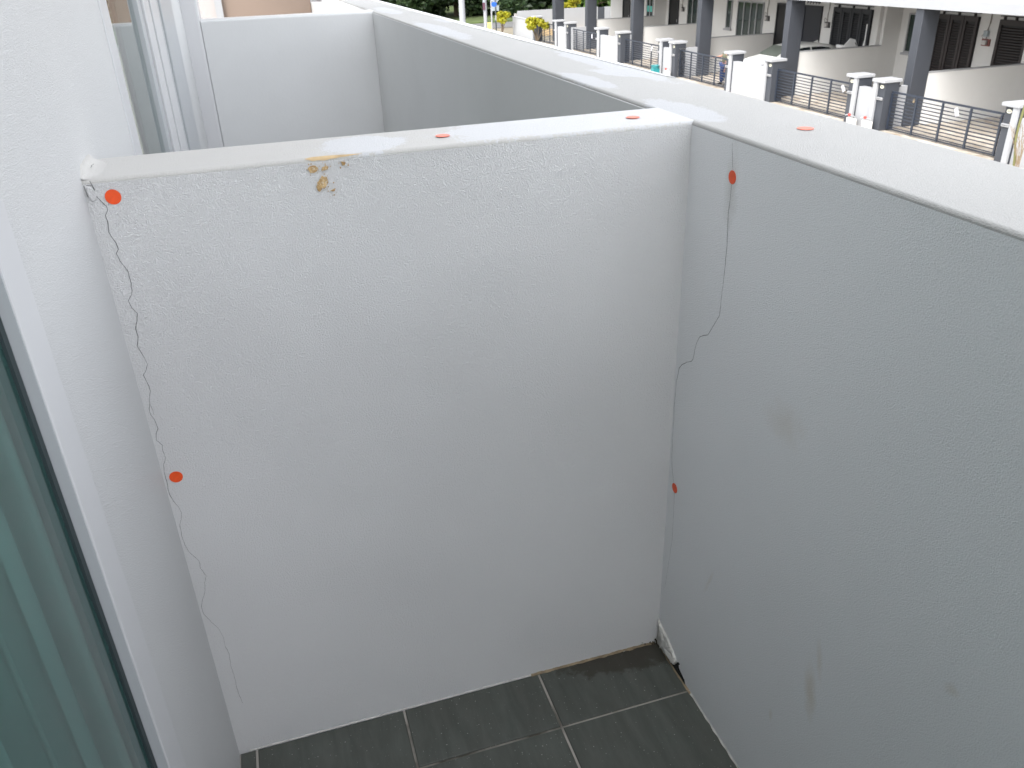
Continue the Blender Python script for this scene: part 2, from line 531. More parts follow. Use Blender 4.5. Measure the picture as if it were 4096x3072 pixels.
def dup(root, loc, label):
    r = root.copy()
    C.objects.link(r)
    r.location = loc
    r['label'] = label
    for ch in list(root.children):
        c = ch.copy()
        C.objects.link(c)
        c.parent = r
        for g in ch.children:
            d = g.copy()
            C.objects.link(d)
            d.parent = c
    return r

def bx(name, mat, parent, x0, x1, y0, y1, z0, z1, bev=0.0, **kw):
    b = B().box(x0, x1, y0, y1, z0, z1)
    if bev:
        b.bevel(bev, 2)
    return b.mk(name, mat, parent, **kw)

W, H, T1, T2 = 0.9268, 1.1579, 0.1469, 0.2110
BV = 0.0065

def to3(plane, val, p):
    return (val, p[0], p[1]) if plane == 'x' else (p[0], val, p[1]) if plane == 'y' else (p[0], p[1], val)

def rough_outline(poly, amp, per=6, seed=0):
    out = []
    n = len(poly)
    for i in range(n):
        a, b = Vector(poly[i]), Vector(poly[(i + 1) % n])
        for k in range(per):
            q = a.lerp(b, k / per)
            nv = noise.noise_vector(Vector((q.x * 170 + seed, q.y * 170, seed * 3.1)))
            n2 = noise.noise_vector(Vector((q.x * 620 + seed, q.y * 620, seed * 1.7)))
            q = q + amp * Vector((nv.x, nv.y)) + 0.55 * amp * Vector((n2.x, n2.y))
            out.append((q.x, q.y))
    return out

def ribbon(name, pts, plane, val, width, mat, parent, off):
    """a hairline crack: a narrow crooked strip a fraction of a millimetre proud of the paint"""
    b = B()
    bm = b.bm
    dense = []
    rnd = random.Random(len(pts))
    for i in range(len(pts) - 1):
        a, c = Vector(pts[i]), Vector(pts[i + 1])
        n = max(1, int((c - a).length / 0.005))
        for k in range(n):
            dense.append(a.lerp(c, k / n) + Vector((rnd.uniform(-1, 1), rnd.uniform(-1, 1))) * 0.0005)
    dense.append(Vector(pts[-1]))
    prev = None
    N = len(dense)
    for i, q in enumerate(dense):
        d = (dense[min(i + 1, N - 1)] - dense[max(i - 1, 0)])
        d = d.normalized() if d.length > 0 else Vector((0, -1))
        nrm = Vector((-d.y, d.x))
        wd = width(i / N) * (0.45 + 0.55 * rnd.random() + 0.7 * abs(noise.noise(Vector((i * 0.09, N * 0.01, 3.0)))))
        l = bm.verts.new(to3(plane, val + off, q + nrm * wd / 2))
        r = bm.verts.new(to3(plane, val + off, q - nrm * wd / 2))
        if prev:
            bm.faces.new([prev[0], prev[1], r, l])
        prev = (l, r)
    return b.mk(name, mat, parent)

def sheet(name, poly, plane, val, thick, mat, parent, amp=0.0, seed=0, per=6, extra=()):
    """a thin irregular flake or coat of paint, with a real edge, lying on a plane"""
    b = B()
    vec = {'x': (thick, 0, 0), 'y': (0, thick, 0), 'z': (0, 0, thick)}[plane]
    for pl in (poly,) + tuple(extra):
        pts = rough_outline(pl, amp, per, seed) if amp else pl
        bm = b.bm
        a = [bm.verts.new(to3(plane, val, q)) for q in pts]
        c = [bm.verts.new(Vector(to3(plane, val, q)) + Vector(vec)) for q in pts]
        bmesh.ops.triangulate(bm, faces=[bm.faces.new(c)])
        n = len(pts)
        for i in range(n):
            bm.faces.new([a[i], a[(i + 1) % n], c[(i + 1) % n], c[i]])
    bmesh.ops.recalc_face_normals(b.bm, faces=b.bm.faces)
    return b.mk(name, mat, parent)

# ================================================================== GROUND AND STREET
ZG = -3.87
def structure(name, mat, *box):
    return bx(name, mat, None, *box, kind='structure')
structure('ground', 'earth', -60, 320, -220, 120, -4.35, -4.02)
structure('road', 'road', -60, 66, -15.2, -3.0, -4.2, -3.965)
structure('pavement', 'pave', -60, 58.5, -18.32, -15.2, -4.2, -3.885)
structure('kerb', 'bg_trim', -60, 58.5, -15.2, -15.06, -4.2, -3.86)
structure('cross_road', 'road', 66, 71, -60, 40, -4.2, -3.955)
structure('grass_verge', 'grass', 71, 110, -70, 60, -4.2, -3.86)
structure('near_yard', 'pave', -20, 66, -3.0, 0.6, -4.2, -3.90)

# ================================================================== OWN BALCONY
fl = bpy.data.objects.new('balcony_floor', None)
C.objects.link(fl)
fl['kind'] = 'structure'
bx('floor_slab', 'grout', fl, -6.0, -0.0005, -W - 0.0, 0.05, -0.22, -0.0035)
tx = [-6.0, -5.549, -4.949, -4.349, -3.749, -3.149, -2.549, -1.949, -1.349, -0.749, -0.149, 0.0]
ty = [0.0, -0.034, -0.336, -0.6375, -0.939]
G = 0.0026
for i in range(len(tx) - 1):
    for j in range(len(ty) - 1):
        x0, x1, y0, y1 = tx[i] + G, tx[i + 1] - G, ty[j + 1] + G, ty[j] - G
        if j == 3:
            y0 = -W - 0.004
        if i == len(tx) - 2:
            x1 = -0.0015
        t = B().box(x0, x1, y0, y1, -0.012, random.uniform(-0.0006, 0.0006))
        t.bevel(0.0015, 1, lambda e: all(v.co.z > -0.006 for v in e.verts))
        t.mk('tile', 'tile', fl)

# ---- partition wall between the balconies
pw = thing('partition_wall', 'white cracked low wall between the two balconies, brown stain under its top edge', 'wall', (0, 0, 0))
def top_edge_x(e):
    a, b_ = e.verts
    return a.co.z > H - 1e-4 and b_.co.z > H - 1e-4 and abs(a.co.x - b_.co.x) < 1e-5
pb = B().box(0, T1, -W - BV, 0.03, -0.3, H)
pb.bevel(BV, 4, top_edge_x)
pw_body = pb.mk('wall_body', 'partition', pw)
def top_slot(o, mat):
    o.data.materials.append(MAT[mat])
    for p_ in o.data.polygons:
        if p_.normal.z > 0.15 and p_.center.z > 1.0:
            p_.material_index = 1
top_slot(pw_body, 'cope')
# bare coping strip on top: a thin older coat of paint
CRACK_PART = [(-0.011,1.156),(-0.014,1.141),(-0.013,1.136),(-0.021,1.121),(-0.023,1.12),(-0.023,1.114),(-0.019,1.107),(-0.019,1.091),(-0.017,1.082),(-0.019,1.075),(-0.023,1.067),(-0.024,1.057),(-0.02,1.051),(-0.022,1.039),(-0.028,1.026),(-0.029,1.01),(-0.027,0.994),(-0.025,0.987),(-0.019,0.979),(-0.021,0.968),(-0.026,0.957),(-0.023,0.946),(-0.019,0.934),(-0.019,0.921),(-0.014,0.906),(-0.018,0.892),(-0.02,0.885),(-0.022,0.874),(-0.017,0.864),(-0.012,0.857),(-0.014,0.846),(-0.016,0.838),(-0.016,0.828),(-0.012,0.817),(-0.01,0.807),(-0.007,0.798),(-0.007,0.787),(-0.01,0.78),(-0.012,0.761),(-0.008,0.754),(-0.005,0.74),(-0.012,0.731),(-0.01,0.72),(-0.012,0.706),(-0.006,0.695),(-0.004,0.681),(-0.004,0.668),(-0.003,0.648),(-0.003,0.636),(-0.006,0.621),(-0.011,0.609),(-0.013,0.597),(-0.01,0.583),(-0.006,0.573),(-0.004,0.551),(-0.005,0.53),(-0.008,0.514),(-0.016,0.5),(-0.02,0.489),(-0.02,0.473),(-0.025,0.456),(-0.02,0.441),(-0.016,0.419),(-0.008,0.401),(-0.004,0.39),(-0.005,0.371),(-0.014,0.35),(-0.023,0.331),(-0.027,0.308),(-0.026,0.286)]
CRACK_TAIL = [(-0.026,0.286),(-0.029,0.266),(-0.027,0.235),(-0.028,0.202),(-0.027,0.17),(-0.03,0.134)]
ribbon('crack', CRACK_PART, 'x', 0, lambda f: 0.0009 * (1.15 - 0.75 * f), 'crack', pw, -0.0007)
ribbon('hairline_crack', CRACK_TAIL, 'x', 0, lambda f: 0.0006, 'crack_faint', pw, -0.0007)
ribbon('hairline_crack', [(-0.0095, 0.808), (-0.012, 0.795), (-0.0115, 0.787)], 'x', 0, lambda f: 0.0006, 'crack_faint', pw, -0.0006)
ribbon('hairline_crack', [(-0.030, 1.140), (-0.0285, 1.128), (-0.026, 1.120)], 'x', 0, lambda f: 0.0006, 'crack_faint', pw, -0.0006)
STAINS = [[(-0.307,1.1465),(-0.313,1.1468),(-0.3175,1.1425),(-0.3155,1.138),(-0.31,1.1355),(-0.305,1.136),(-0.303,1.140),(-0.302,1.1435)],
          [(-0.329,1.1455),(-0.3325,1.1425),(-0.331,1.1395),(-0.325,1.138),(-0.321,1.138),(-0.323,1.1425)],
          [(-0.321,1.131),(-0.3275,1.128),(-0.3285,1.120),(-0.3255,1.115),(-0.32,1.113),(-0.315,1.1075),(-0.3115,1.110),(-0.313,1.121),(-0.318,1.1265)],
          [(-0.339,1.110),(-0.336,1.1065),(-0.330,1.107),(-0.333,1.109)],
          [(-0.351,1.148),(-0.358,1.1475),(-0.357,1.143),(-0.353,1.142),(-0.352,1.146)]]
rs = random.Random(3)
for i, sp in enumerate(STAINS):
    cx = sum(q[0] for q in sp) / len(sp)
    cz = sum(q[1] for q in sp) / len(sp)
    bits = []
    for k in range(7):
        a = rs.uniform(0, 6.28)
        d = rs.uniform(0.006, 0.012)
        px, pz, r = cx + d * math.cos(a) * 0.8, min(1.149, cz + d * math.sin(a)), rs.uniform(0.0004, 0.0011)
        bits.append([(px + r, pz), (px, pz + r * 1.2), (px - r, pz), (px, pz - r)])
    sheet('brown_stain', sp, 'x', 0.0, -0.0012, 'brown', pw, 0.0011, i, 5, tuple(bits))
# brown run along the rounded top edge
eb = B()
prev = None
for k in range(90):
    f = k / 89
    y = -0.300 - 0.085 * f
    wob = 0.5 + 0.5 * noise.noise(Vector((y * 90, 0, 0)))
    ring = []
    tp = min(1.0, f * 9, (1 - f) * 1.6) * (0.55 + 0.45 * wob)
    for a in (48 - 44 * tp, 48 - 18 * tp, 48 + 12 * tp, 48 + (36 - 16 * wob) * tp):
        an = math.radians(a)
        rr_ = BV + 0.0006
        ring.append(eb.bm.verts.new((BV - rr_ * math.cos(an), y, H - BV + rr_ * math.sin(an))))
    if prev:
        for q in range(3):
            eb.bm.faces.new([prev[q], ring[q], ring[q + 1], prev[q + 1]])
    prev = ring
eb.mk('brown_edge_run', 'brown_edge', pw)
# loosened chip of plaster in the upper corner
CHIP = [(-0.003,1.146),(-0.006,1.149),(-0.0115,1.147),(-0.0145,1.140),(-0.0150,1.135),(-0.013,1.130),(-0.0098,1.126),(-0.0062,1.131),(-0.004,1.138)]
cb = B()
n = len(CHIP)
a_ = [cb.bm.verts.new((0.0005, q[0], q[1])) for q in CHIP]
c_ = [cb.bm.verts.new((-0.0032 - 0.0008 * math.sin(i), -0.0088 + (q[0] + 0.0088) * 0.78, 1.1385 + (q[1] - 1.1385) * 0.85)) for i, q in enumerate(CHIP)]
cb.bm.faces.new(c_)
for i in range(n):
    cb.bm.faces.new([a_[i], a_[(i + 1) % n], c_[(i + 1) % n], c_[i]])
bmesh.ops.recalc_face_normals(cb.bm, faces=cb.bm.faces)
cb.mk('loose_plaster_chip', 'partition', pw)
ribbon('crack', [(-0.0015, 1.1505), (-0.002, 1.143), (-0.0035, 1.134)], 'x', 0, lambda f: 0.0011, 'crack', pw, -0.0012)
ribbon('crack', [(-0.005, 1.1505), (-0.0075, 1.1506), (-0.0115, 1.1500), (-0.0145, 1.1435)], 'x', 0, lambda f: 0.0008, 'crack', pw, -0.0012)
# smear of plaster where the coping meets the house wall
sm = B()
grid = []
for i in range(25):
    row = []
    fx = i / 24
    x = 0.001 + 0.135 * fx
    tp = min(1.0, fx * 7, (1 - fx) * 4)
    wob = 1 + 0.12 * noise.noise(Vector((x * 45, 3.0, 1)))
    for j in range(7):
        a = math.radians(90 * j / 6)
        rr_ = (0.004 + 0.013 * tp) * wob
        y = 0.001 - rr_ * (1 - math.sin(a)) * 1.5 - 0.0005
        z = H - 0.0008 + rr_ * (1 - math.cos(a)) * 1.1
        nz = 0.0005 * noise.noise(Vector((x * 150, j * 0.9, 7))) * tp
        row.append(sm.bm.verts.new((x, y - abs(nz) * (j not in (0, 6)), z + nz * (j not in (0, 6)) + 0.0006)))
    grid.append(row)
for i in range(24):
    for j in range(6):
        sm.bm.faces.new([grid[i][j], grid[i + 1][j], grid[i + 1][j + 1], grid[i][j + 1]])
bmesh.ops.recalc_face_normals(sm.bm, faces=sm.bm.faces)
sm.mk('plaster_smear', 'cope', pw, smooth=True)
ribbon('hairline_crack', [(0.035, -0.0105), (0.05, -0.0095), (0.06, -0.011)], 'z', H + 0.006, lambda f: 0.0011, 'crack', pw, 0.0025)
# fresh paint patches on the coping
# ragged sealant and grime at the foot
def foot_strip(name, axis, lo, hi, h0, amp, mat, parent, off, seed):
    b = B()
    prev = None
    n = int(abs(hi - lo) / 0.006)
    for k in range(n + 1):
        s_ = lo + (hi - lo) * k / n
        h = max(0.0008, h0 + amp * noise.noise(Vector((s_ * 38, seed, 0))) + amp * 0.5 * noise.noise(Vector((s_ * 130, seed, 4))))
        dep = off * (0.7 + 0.5 * noise.noise(Vector((s_ * 60, seed, 9))))
        if axis == 'y':
            ps = ((0.0, s_, h), (-dep, s_, h * 0.55), (-dep * 1.7, s_, 0.0008))
        else:
            ps = ((s_, -W, h), (s_, -W + dep, h * 0.55), (s_, -W + dep * 1.7, 0.0008))
        vs = [b.bm.verts.new(p) for p in ps]
        if prev:
            for q in range(2):
                b.bm.faces.new([prev[q], vs[q], vs[q + 1], prev[q + 1]])
        prev = vs
    bmesh.ops.recalc_face_normals(b.bm, faces=b.bm.faces)
    return b.mk(name, mat, parent)
foot_strip('sealant_strip', 'y', -0.02, -0.80, 0.0028, 0.0030, 'sealant', pw, 0.0016, 1)
foot_strip('grime_strip', 'y', -0.62, -0.915, 0.0042, 0.003, 'grout_stain', pw, 0.0036, 2)

# ---- street parapet
pp = thing('parapet_wall', 'long white balcony parapet facing the street, cracked beside its inner corner', 'wall', (0, -W - T2 / 2, 0))
def top_edge_y(e):
    a, b_ = e.verts
    return a.co.z > H - 1e-4 and b_.co.z > H - 1e-4 and abs(a.co.y - b_.co.y) < 1e-5
pb = B().box(-6.4, 14.0, -W - T2, -W, -0.55, H)
pb.bevel(BV, 4, top_edge_y)
top_slot(pb.mk('wall_body', 'parapet', pp), 'cope_street_dimmed')
CR0 = [(-0.128,1.146),(-0.131,1.13),(-0.137,1.107)]
CR1 = [(-0.137,1.088),(-0.137,1.062),(-0.135,1.033),(-0.14,0.99),(-0.14,0.966),(-0.14,0.938),(-0.138,0.909),(-0.137,0.866),(-0.125,0.847),(-0.109,0.822),(-0.105,0.817),(-0.092,0.81),(-0.08,0.803),(-0.071,0.788),(-0.066,0.77),(-0.062,0.751),(-0.057,0.744),(-0.04,0.734),(-0.023,0.721),(-0.014,0.71),(-0.0105,0.692),(-0.007,0.676),(-0.006,0.649),(-0.0055,0.633),(-0.005,0.619),(-0.006,0.605),(-0.007,0.596),(-0.006,0.578),(-0.007,0.558),(-0.008,0.535),(-0.009,0.514),(-0.010,0.502),(-0.014,0.483),(-0.019,0.47),(-0.024,0.453)]
CR2 = [(-0.024,0.453),(-0.029,0.433),(-0.031,0.405),(-0.034,0.325),(-0.027,0.253),(-0.017,0.175)]
ribbon('hairline_crack', CR0, 'y', -W, lambda f: 0.0008, 'crack_faint', pp, 0.0006)
ribbon('crack', CR1, 'y', -W, lambda f: 0.0010 * (1.1 - 0.35 * f), 'crack', pp, 0.0007)
ribbon('hairline_crack', CR2, 'y', -W, lambda f: 0.0008 * (1 - 0.5 * f), 'crack_faint', pp, 0.0006)
# trowelled repair either side of the crack top
EDGE = [(0.45, -W - T2 + 0.007)]
for k in range(60):
    xx = 0.5 + 13.0 * (k / 59) ** 1.6
    wd = min(1, (xx - 0.45) / 0.9) * 0.030 * (0.8 + 0.5 * noise.noise(Vector((xx * 6, 2, 2)))) + 0.004
    EDGE.append((xx, -W - T2 + 0.008 + wd))
EDGE.append((13.5, -W - T2 + 0.007))
sheet('paint_patch', EDGE, 'z', H + 0.0004, 0.0011, 'edge_paint', pp)
# hole broken out at the foot, with a ragged flap of old paint over it
VOID = [(-0.030,0.0006),(-0.042,0.006),(-0.059,0.012),(-0.074,0.010),(-0.092,0.021),(-0.097,0.031),(-0.105,0.033),(-0.098,0.022),(-0.110,0.016),(-0.128,0.010),(-0.136,0.0006)]
sheet('broken_hole', VOID, 'y', -W, 0.0016, 'void', pp, 0.0012, 3, 4)
FLAKE = [(-0.002,0.072),(-0.012,0.063),(-0.054,0.053),(-0.078,0.040),(-0.092,0.028),(-0.087,0.013),(-0.074,0.008),(-0.054,0.010),(-0.040,0.004),(-0.016,0.002),(-0.003,0.004)]
lb = B()
g1 = rough_outline(FLAKE, 0.0028, 5, 6)
ctr = (-0.045, 0.027)
rings_f = []
for q_, lift in ((1.0, 0.0), (0.95, 0.0045), (0.75, 0.0060), (0.5, 0.0075), (0.25, 0.0080)):
    ring = []
    for g_ in g1:
        sx_, sz_ = ctr[0] + (g_[0] - ctr[0]) * q_, ctr[1] + (g_[1] - ctr[1]) * q_
        nz = noise.noise(Vector((sx_ * 190, sz_ * 190, 2))) * 0.0034 + noise.noise(Vector((sx_ * 480, sz_ * 480, 5))) * 0.0016
        ring.append(lb.bm.verts.new((sx_, -W + (max(0.0004, lift + nz) if q_ < 1 else 0), max(0.0002, sz_))))
    rings_f.append(ring)
m_ = lb.bm.verts.new((ctr[0], -W + 0.0085, ctr[1]))
for a_, b_ in zip(rings_f, rings_f[1:]):
    for i in range(len(g1)):
        j = (i + 1) % len(g1)
        lb.bm.faces.new([a_[i], a_[j], b_[j], b_[i]])
for i in range(len(g1)):
    lb.bm.faces.new([rings_f[-1][i], rings_f[-1][(i + 1) % len(g1)], m_])
bmesh.ops.recalc_face_normals(lb.bm, faces=lb.bm.faces)
lb.mk('loose_paint_flap', 'sealant', pp)
db = B()
for k in range(46):
    r = rs.uniform(0.0008, 0.0024)
    if k % 2:
        p = (-rs.uniform(0.0005, 0.006), -W + abs(rs.gauss(0, 0.016)), max(0.0005, rs.gauss(0.004, 0.005)))
    else:
        p = (-abs(rs.gauss(0, 0.014)), -W + rs.uniform(0.001, 0.006), rs.uniform(0.001, 0.008))
    db.ball(p, r, u=5, v=4)
db.mk('dirt_specks', 'dirt', pp, kind='stuff')
foot_strip('sealant_strip', 'x', -0.15, -1.6, 0.0030, 0.003, 'sealant', pp, 0.0022, 7)
foot_strip('grime_strip', 'x', -0.002, -0.16, 0.003, 0.002, 'grout_stain', pp, 0.004, 8)

# ---- house wall pier between the two sliding doors (and the wall over and under the doors)
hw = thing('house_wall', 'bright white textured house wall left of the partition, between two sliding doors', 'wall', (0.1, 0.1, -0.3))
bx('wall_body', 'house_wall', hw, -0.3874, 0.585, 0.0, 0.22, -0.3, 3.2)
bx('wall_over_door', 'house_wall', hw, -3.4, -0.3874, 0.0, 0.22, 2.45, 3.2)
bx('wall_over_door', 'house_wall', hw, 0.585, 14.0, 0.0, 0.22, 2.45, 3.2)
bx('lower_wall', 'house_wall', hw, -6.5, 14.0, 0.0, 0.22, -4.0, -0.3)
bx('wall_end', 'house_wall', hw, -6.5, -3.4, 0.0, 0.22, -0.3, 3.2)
bx('raised_wall_top', 'smooth_white', hw, -6.5, 14.0, -0.02, 0.22, 3.2, 3.75)  # unseen top of the house wall, made taller to keep the sun off the coping
pw2 = thing('partition_wall', 'white low wall closing the near end of the balcony, behind the viewer', 'wall', (-6.1, -0.4, 0))
bx('wall_body', 'partition', pw2, -6.15, -6.0, -W - 0.01, 0.02, -0.3, H, 0.01)

# ---- own sliding door
sdoor = thing('sliding_door', 'white framed sliding door with teal glass, lower left beside the wall', 'door', (-1.5, 0.03, 0))
f = B().box(-0.459, -0.3885, -0.004, 0.06, 0.03, 2.38)
f.bevel(0.003, 2)
f.mk('frame', 'alu_white', sdoor)
bx('frame', 'alu_white', sdoor, -3.395, -0.389, -0.004, 0.06, 2.38, 2.448, 0.003)
bx('frame', 'alu_white', sdoor, -3.395, -0.389, -0.004, 0.06, 0.001, 0.03, 0.003)
bx('frame', 'alu_white', sdoor, -3.395, -3.33, -0.004, 0.06, 0.03, 2.38, 0.003)
bx('return_shade_strip', 'alu_grey', sdoor, -0.4612, -0.4592, -0.0025, 0.0085, 0.03, 2.38)  # grey strip that colours in the shade on the frame's return face
bx('gasket', 'gasket', sdoor, -0.474, -0.4614, 0.0085, 0.0118, 0.03, 2.38)
bx('glass_pane', 'teal_glass', sdoor, -1.92, -0.4655, 0.012, 0.018, 0.03, 2.38)
bx('glass_pane', 'teal_glass', sdoor, -3.33, -1.971, 0.012, 0.018, 0.03, 2.38)
bx('meeting_stile', 'alu_white', sdoor, -1.97, -1.92, 0.004, 0.05, 0.03, 2.38, 0.003)
# curtain behind the glass
cu = B()
prev = None
N = 700
rc = random.Random(11)
ph = 0.0
xs = []
for k in range(N):
    f_ = k / (N - 1)
    x = -0.425 - 2.86 * f_
    ph += 2 * math.pi / N * 2.86 / (0.062 + 0.02 * math.sin(f_ * 23))
    y = 0.060 + 0.024 * math.sin(ph) + 0.008 * math.sin(2.3 * ph + 1)
    vs = [cu.bm.verts.new((x + 0.012 * math.cos(ph * 2), y, z)) for z in (0.04, 1.2, 2.36)]
    if prev:
        for q in range(2):
            cu.bm.faces.new([prev[q], vs[q], vs[q + 1], prev[q + 1]])
    prev = vs
cu.mk('curtain', 'curtain', None, base=(-1.5, 0.056, 0.04), smooth=True,
      label='pale pleated curtain hanging behind the teal glass of the sliding door', category='curtain')
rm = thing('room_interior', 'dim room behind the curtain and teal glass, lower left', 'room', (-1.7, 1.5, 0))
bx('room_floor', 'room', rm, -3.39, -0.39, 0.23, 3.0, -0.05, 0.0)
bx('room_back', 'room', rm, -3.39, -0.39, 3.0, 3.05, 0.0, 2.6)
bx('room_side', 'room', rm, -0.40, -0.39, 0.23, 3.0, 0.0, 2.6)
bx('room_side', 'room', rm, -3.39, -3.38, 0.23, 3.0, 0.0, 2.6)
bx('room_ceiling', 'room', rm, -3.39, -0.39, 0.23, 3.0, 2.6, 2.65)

# ---- round orange stickers
def sticker(c, plane, label, r=0.0105):
    b = B()
    n = 28
    sgn = {'x': -1, 'y': 1, 'z': 1}[plane]
    pts = [(math.cos(2 * math.pi * k / n) * r, math.sin(2 * math.pi * k / n) * r) for k in range(n)]
    ax = {'x': 0, 'y': 1, 'z': 2}[plane]
    idx = [i for i in range(3) if i != ax]
    P = []
    for q in pts:
        v = [0, 0, 0]
        v[idx[0]] = c[idx[0]] + q[0]
        v[idx[1]] = c[idx[1]] + q[1]
        v[ax] = c[ax] + sgn * 0.0004
        P.append(tuple(v))
    vec = [0, 0, 0]
    vec[ax] = sgn * 0.0004
    b.prism(P, vec)
    b.mk('sticker', 'sticker', None, base=c, label=label, category='sticker', group='round orange marker stickers')
sticker((0, -0.0345, 1.131), 'x', 'large round orange sticker beside the crack at the top left of the partition')
sticker((0, -0.0195, 0.667), 'x', 'round orange sticker halfway down the partition beside the left crack')
sticker((-0.137, -W, 1.096), 'y', 'round orange sticker on the crack near the top of the parapet')
sticker((-0.029, -W, 0.446), 'y', 'narrow looking orange sticker low on the parapet beside the inner corner')
sticker((0.064, -0.521, H + 0.001), 'z', 'orange sticker on top of the partition, above the middle, left one', 0.0115)
sticker((0.069, -0.852, H + 0.001), 'z', 'orange sticker on top of the partition close to the parapet', 0.0115)
sticker((-0.138, -1.046, H + 0.0004), 'z', 'orange sticker on top of the parapet, opposite the gates', 0.0125)

# ================================================================== NEIGHBOUR'S BALCONY
XF = 3.416
nf = structure('neighbour_floor', 'slab', T1 + 0.001, XF - 0.001, -W + 0.001, 0.02, -0.22, 0.0)
fp = thing('far_partition_wall', 'smooth white low wall at the far end of the next balcony', 'wall', (XF + 0.07, -0.4, 0))
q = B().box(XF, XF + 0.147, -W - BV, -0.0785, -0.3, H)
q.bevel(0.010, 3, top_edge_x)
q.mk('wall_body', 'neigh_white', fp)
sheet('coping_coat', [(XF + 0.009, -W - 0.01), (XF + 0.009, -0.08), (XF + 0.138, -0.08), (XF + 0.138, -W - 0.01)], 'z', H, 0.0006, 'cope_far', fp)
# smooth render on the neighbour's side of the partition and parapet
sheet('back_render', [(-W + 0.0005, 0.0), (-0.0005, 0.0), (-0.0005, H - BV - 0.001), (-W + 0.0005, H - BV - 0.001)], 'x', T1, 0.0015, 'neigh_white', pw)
sheet('inner_render', [(T1 + 0.002, 0.0), (XF - 0.0005, 0.0), (XF - 0.0005, H - BV - 0.001), (T1 + 0.002, H - BV - 0.001)], 'y', -W, 0.0015, 'neigh_white_shaded', pp)
ribbon('hairline_crack', [(XF - 0.004, H - 0.02), (XF - 0.006, 1.0), (XF - 0.003, 0.7), (XF - 0.005, 0.4), (XF - 0.004, 0.05)], 'y', -W, lambda f_: 0.0032 * (0.5 + 0.5 * math.sin(f_ * 40)), 'crack_faint', pp, 0.0022)
# sliding door of the next unit
nd_ = thing('sliding_door', 'sliding door of the next balcony with grey glass reflecting its parapet', 'door', (1.5, 0.03, 0))
bx('frame', 'alu_white', nd_, 0.586, 0.69, -0.003, 0.07, 0.0, 2.44, 0.003)
bx('glass_pane', 'grey_glass', nd_, 0.69, 1.265, 0.006, 0.012, 0.03, 2.40)
bx('meeting_stile', 'alu_grey', nd_, 1.265, 1.345, -0.006, 0.05, 0.03, 2.40, 0.002)
bx('gasket', 'gasket', nd_, 1.345, 1.365, 0.004, 0.02, 0.03, 2.40)
bx('frame', 'alu_white', nd_, 1.365, 1.53, -0.012, 0.07, 0.0, 2.44, 0.003)
bx('gasket', 'gasket', nd_, 1.53, 1.575, 0.0, 0.02, 0.0, 2.44)
bx('frame', 'alu_white', nd_, 1.575, 1.79, -0.014, 0.07, 0.0, 2.44, 0.003)
bx('meeting_stile', 'alu_grey', nd_, 1.79, 1.96, -0.006, 0.05, 0.03, 2.40, 0.003)
bx('gasket', 'gasket', nd_, 1.96, 2.005, 0.0, 0.02, 0.0, 2.44)
bx('frame', 'alu_grey', nd_, 2.005, 2.60, -0.010, 0.08, 0.0, 2.44, 0.004)
bx('frame', 'alu_white', nd_, 0.69, 2.0, -0.003, 0.07, 2.40, 2.44)
bx('frame', 'alu_white', nd_, 0.69, 1.265, -0.003, 0.07, 0.0, 0.03)
bx('blind', 'curtain', nd_, 0.70, 1.27, 0.14, 0.15, 0.03, 2.40)
bx('backing', 'room', nd_, 0.60, 2.60, 0.30, 0.34, 0.0, 2.44)
np_ = thing('house_wall', 'pale grey house wall between the neighbour door frame and the far low wall', 'wall', (3.0, 0.1, 0))
bx('wall_body', 'neigh_white', np_, 2.60, XF - 0.004, 0.0, 0.22, -0.3, 2.45)
bx('corner_pier', 'alu_white', np_, XF - 0.003, XF + 0.30, -0.078, 0.22, -0.3, 3.0, 0.012)
# next house wing beyond
wg = thing('house_wing', 'brown painted house wing with white corner trim beyond the far low wall', 'building', (6.4, -0.5, -0.3))
bx('brown_wall', 'brown_wall', wg, 6.0, 8.0, -0.832, -0.170, -0.3, 3.2)
bx('white_trim', 'bg_trim', wg, 5.97, 8.0, -0.170, -0.118, -0.3, 3.2)
bx('pink_wall', 'pink', wg, 6.0, 8.0, -0.118, 0.22, -0.3, 3.2)
sl = thing('roof_slab', 'flat pale grey cement slab beside the brown house wing', 'slab', (6.0, -1.0, 1.0))
bx('slab_body', 'slab', sl, XF + 0.148, 8.6, -0.925, -0.836, 0.9, 1.10)
bx('slab_body', 'slab', sl, 6.0 - 2.2, 8.6, -0.9255, -0.8365, 0.6, 0.899)
gs = thing('glass_screen', 'dark edged glass screen on the slab beyond the brown wing', 'screen', (8.3, -1.0, 1.1))
bx('glass_edge', 'dark_glass', gs, 8.30, 8.33, -1.10, -0.84, 1.11, 1.135)
bx('ledge', 'bg_trim', gs, 8.36, 9.6, -1.12, -0.84, 1.09, 1.16)

# ================================================================== TERRACE ACROSS THE STREET
FY, FYA = -23.83, -24.58
ROOF0, ROOF1 = -0.516, -0.25

def facade_box(parent, name, mat, x0, x1, z0, z1, y, d0, d1):
    return bx(name, mat, parent, x0, x1, y + d0, y + d1, z0, z1)

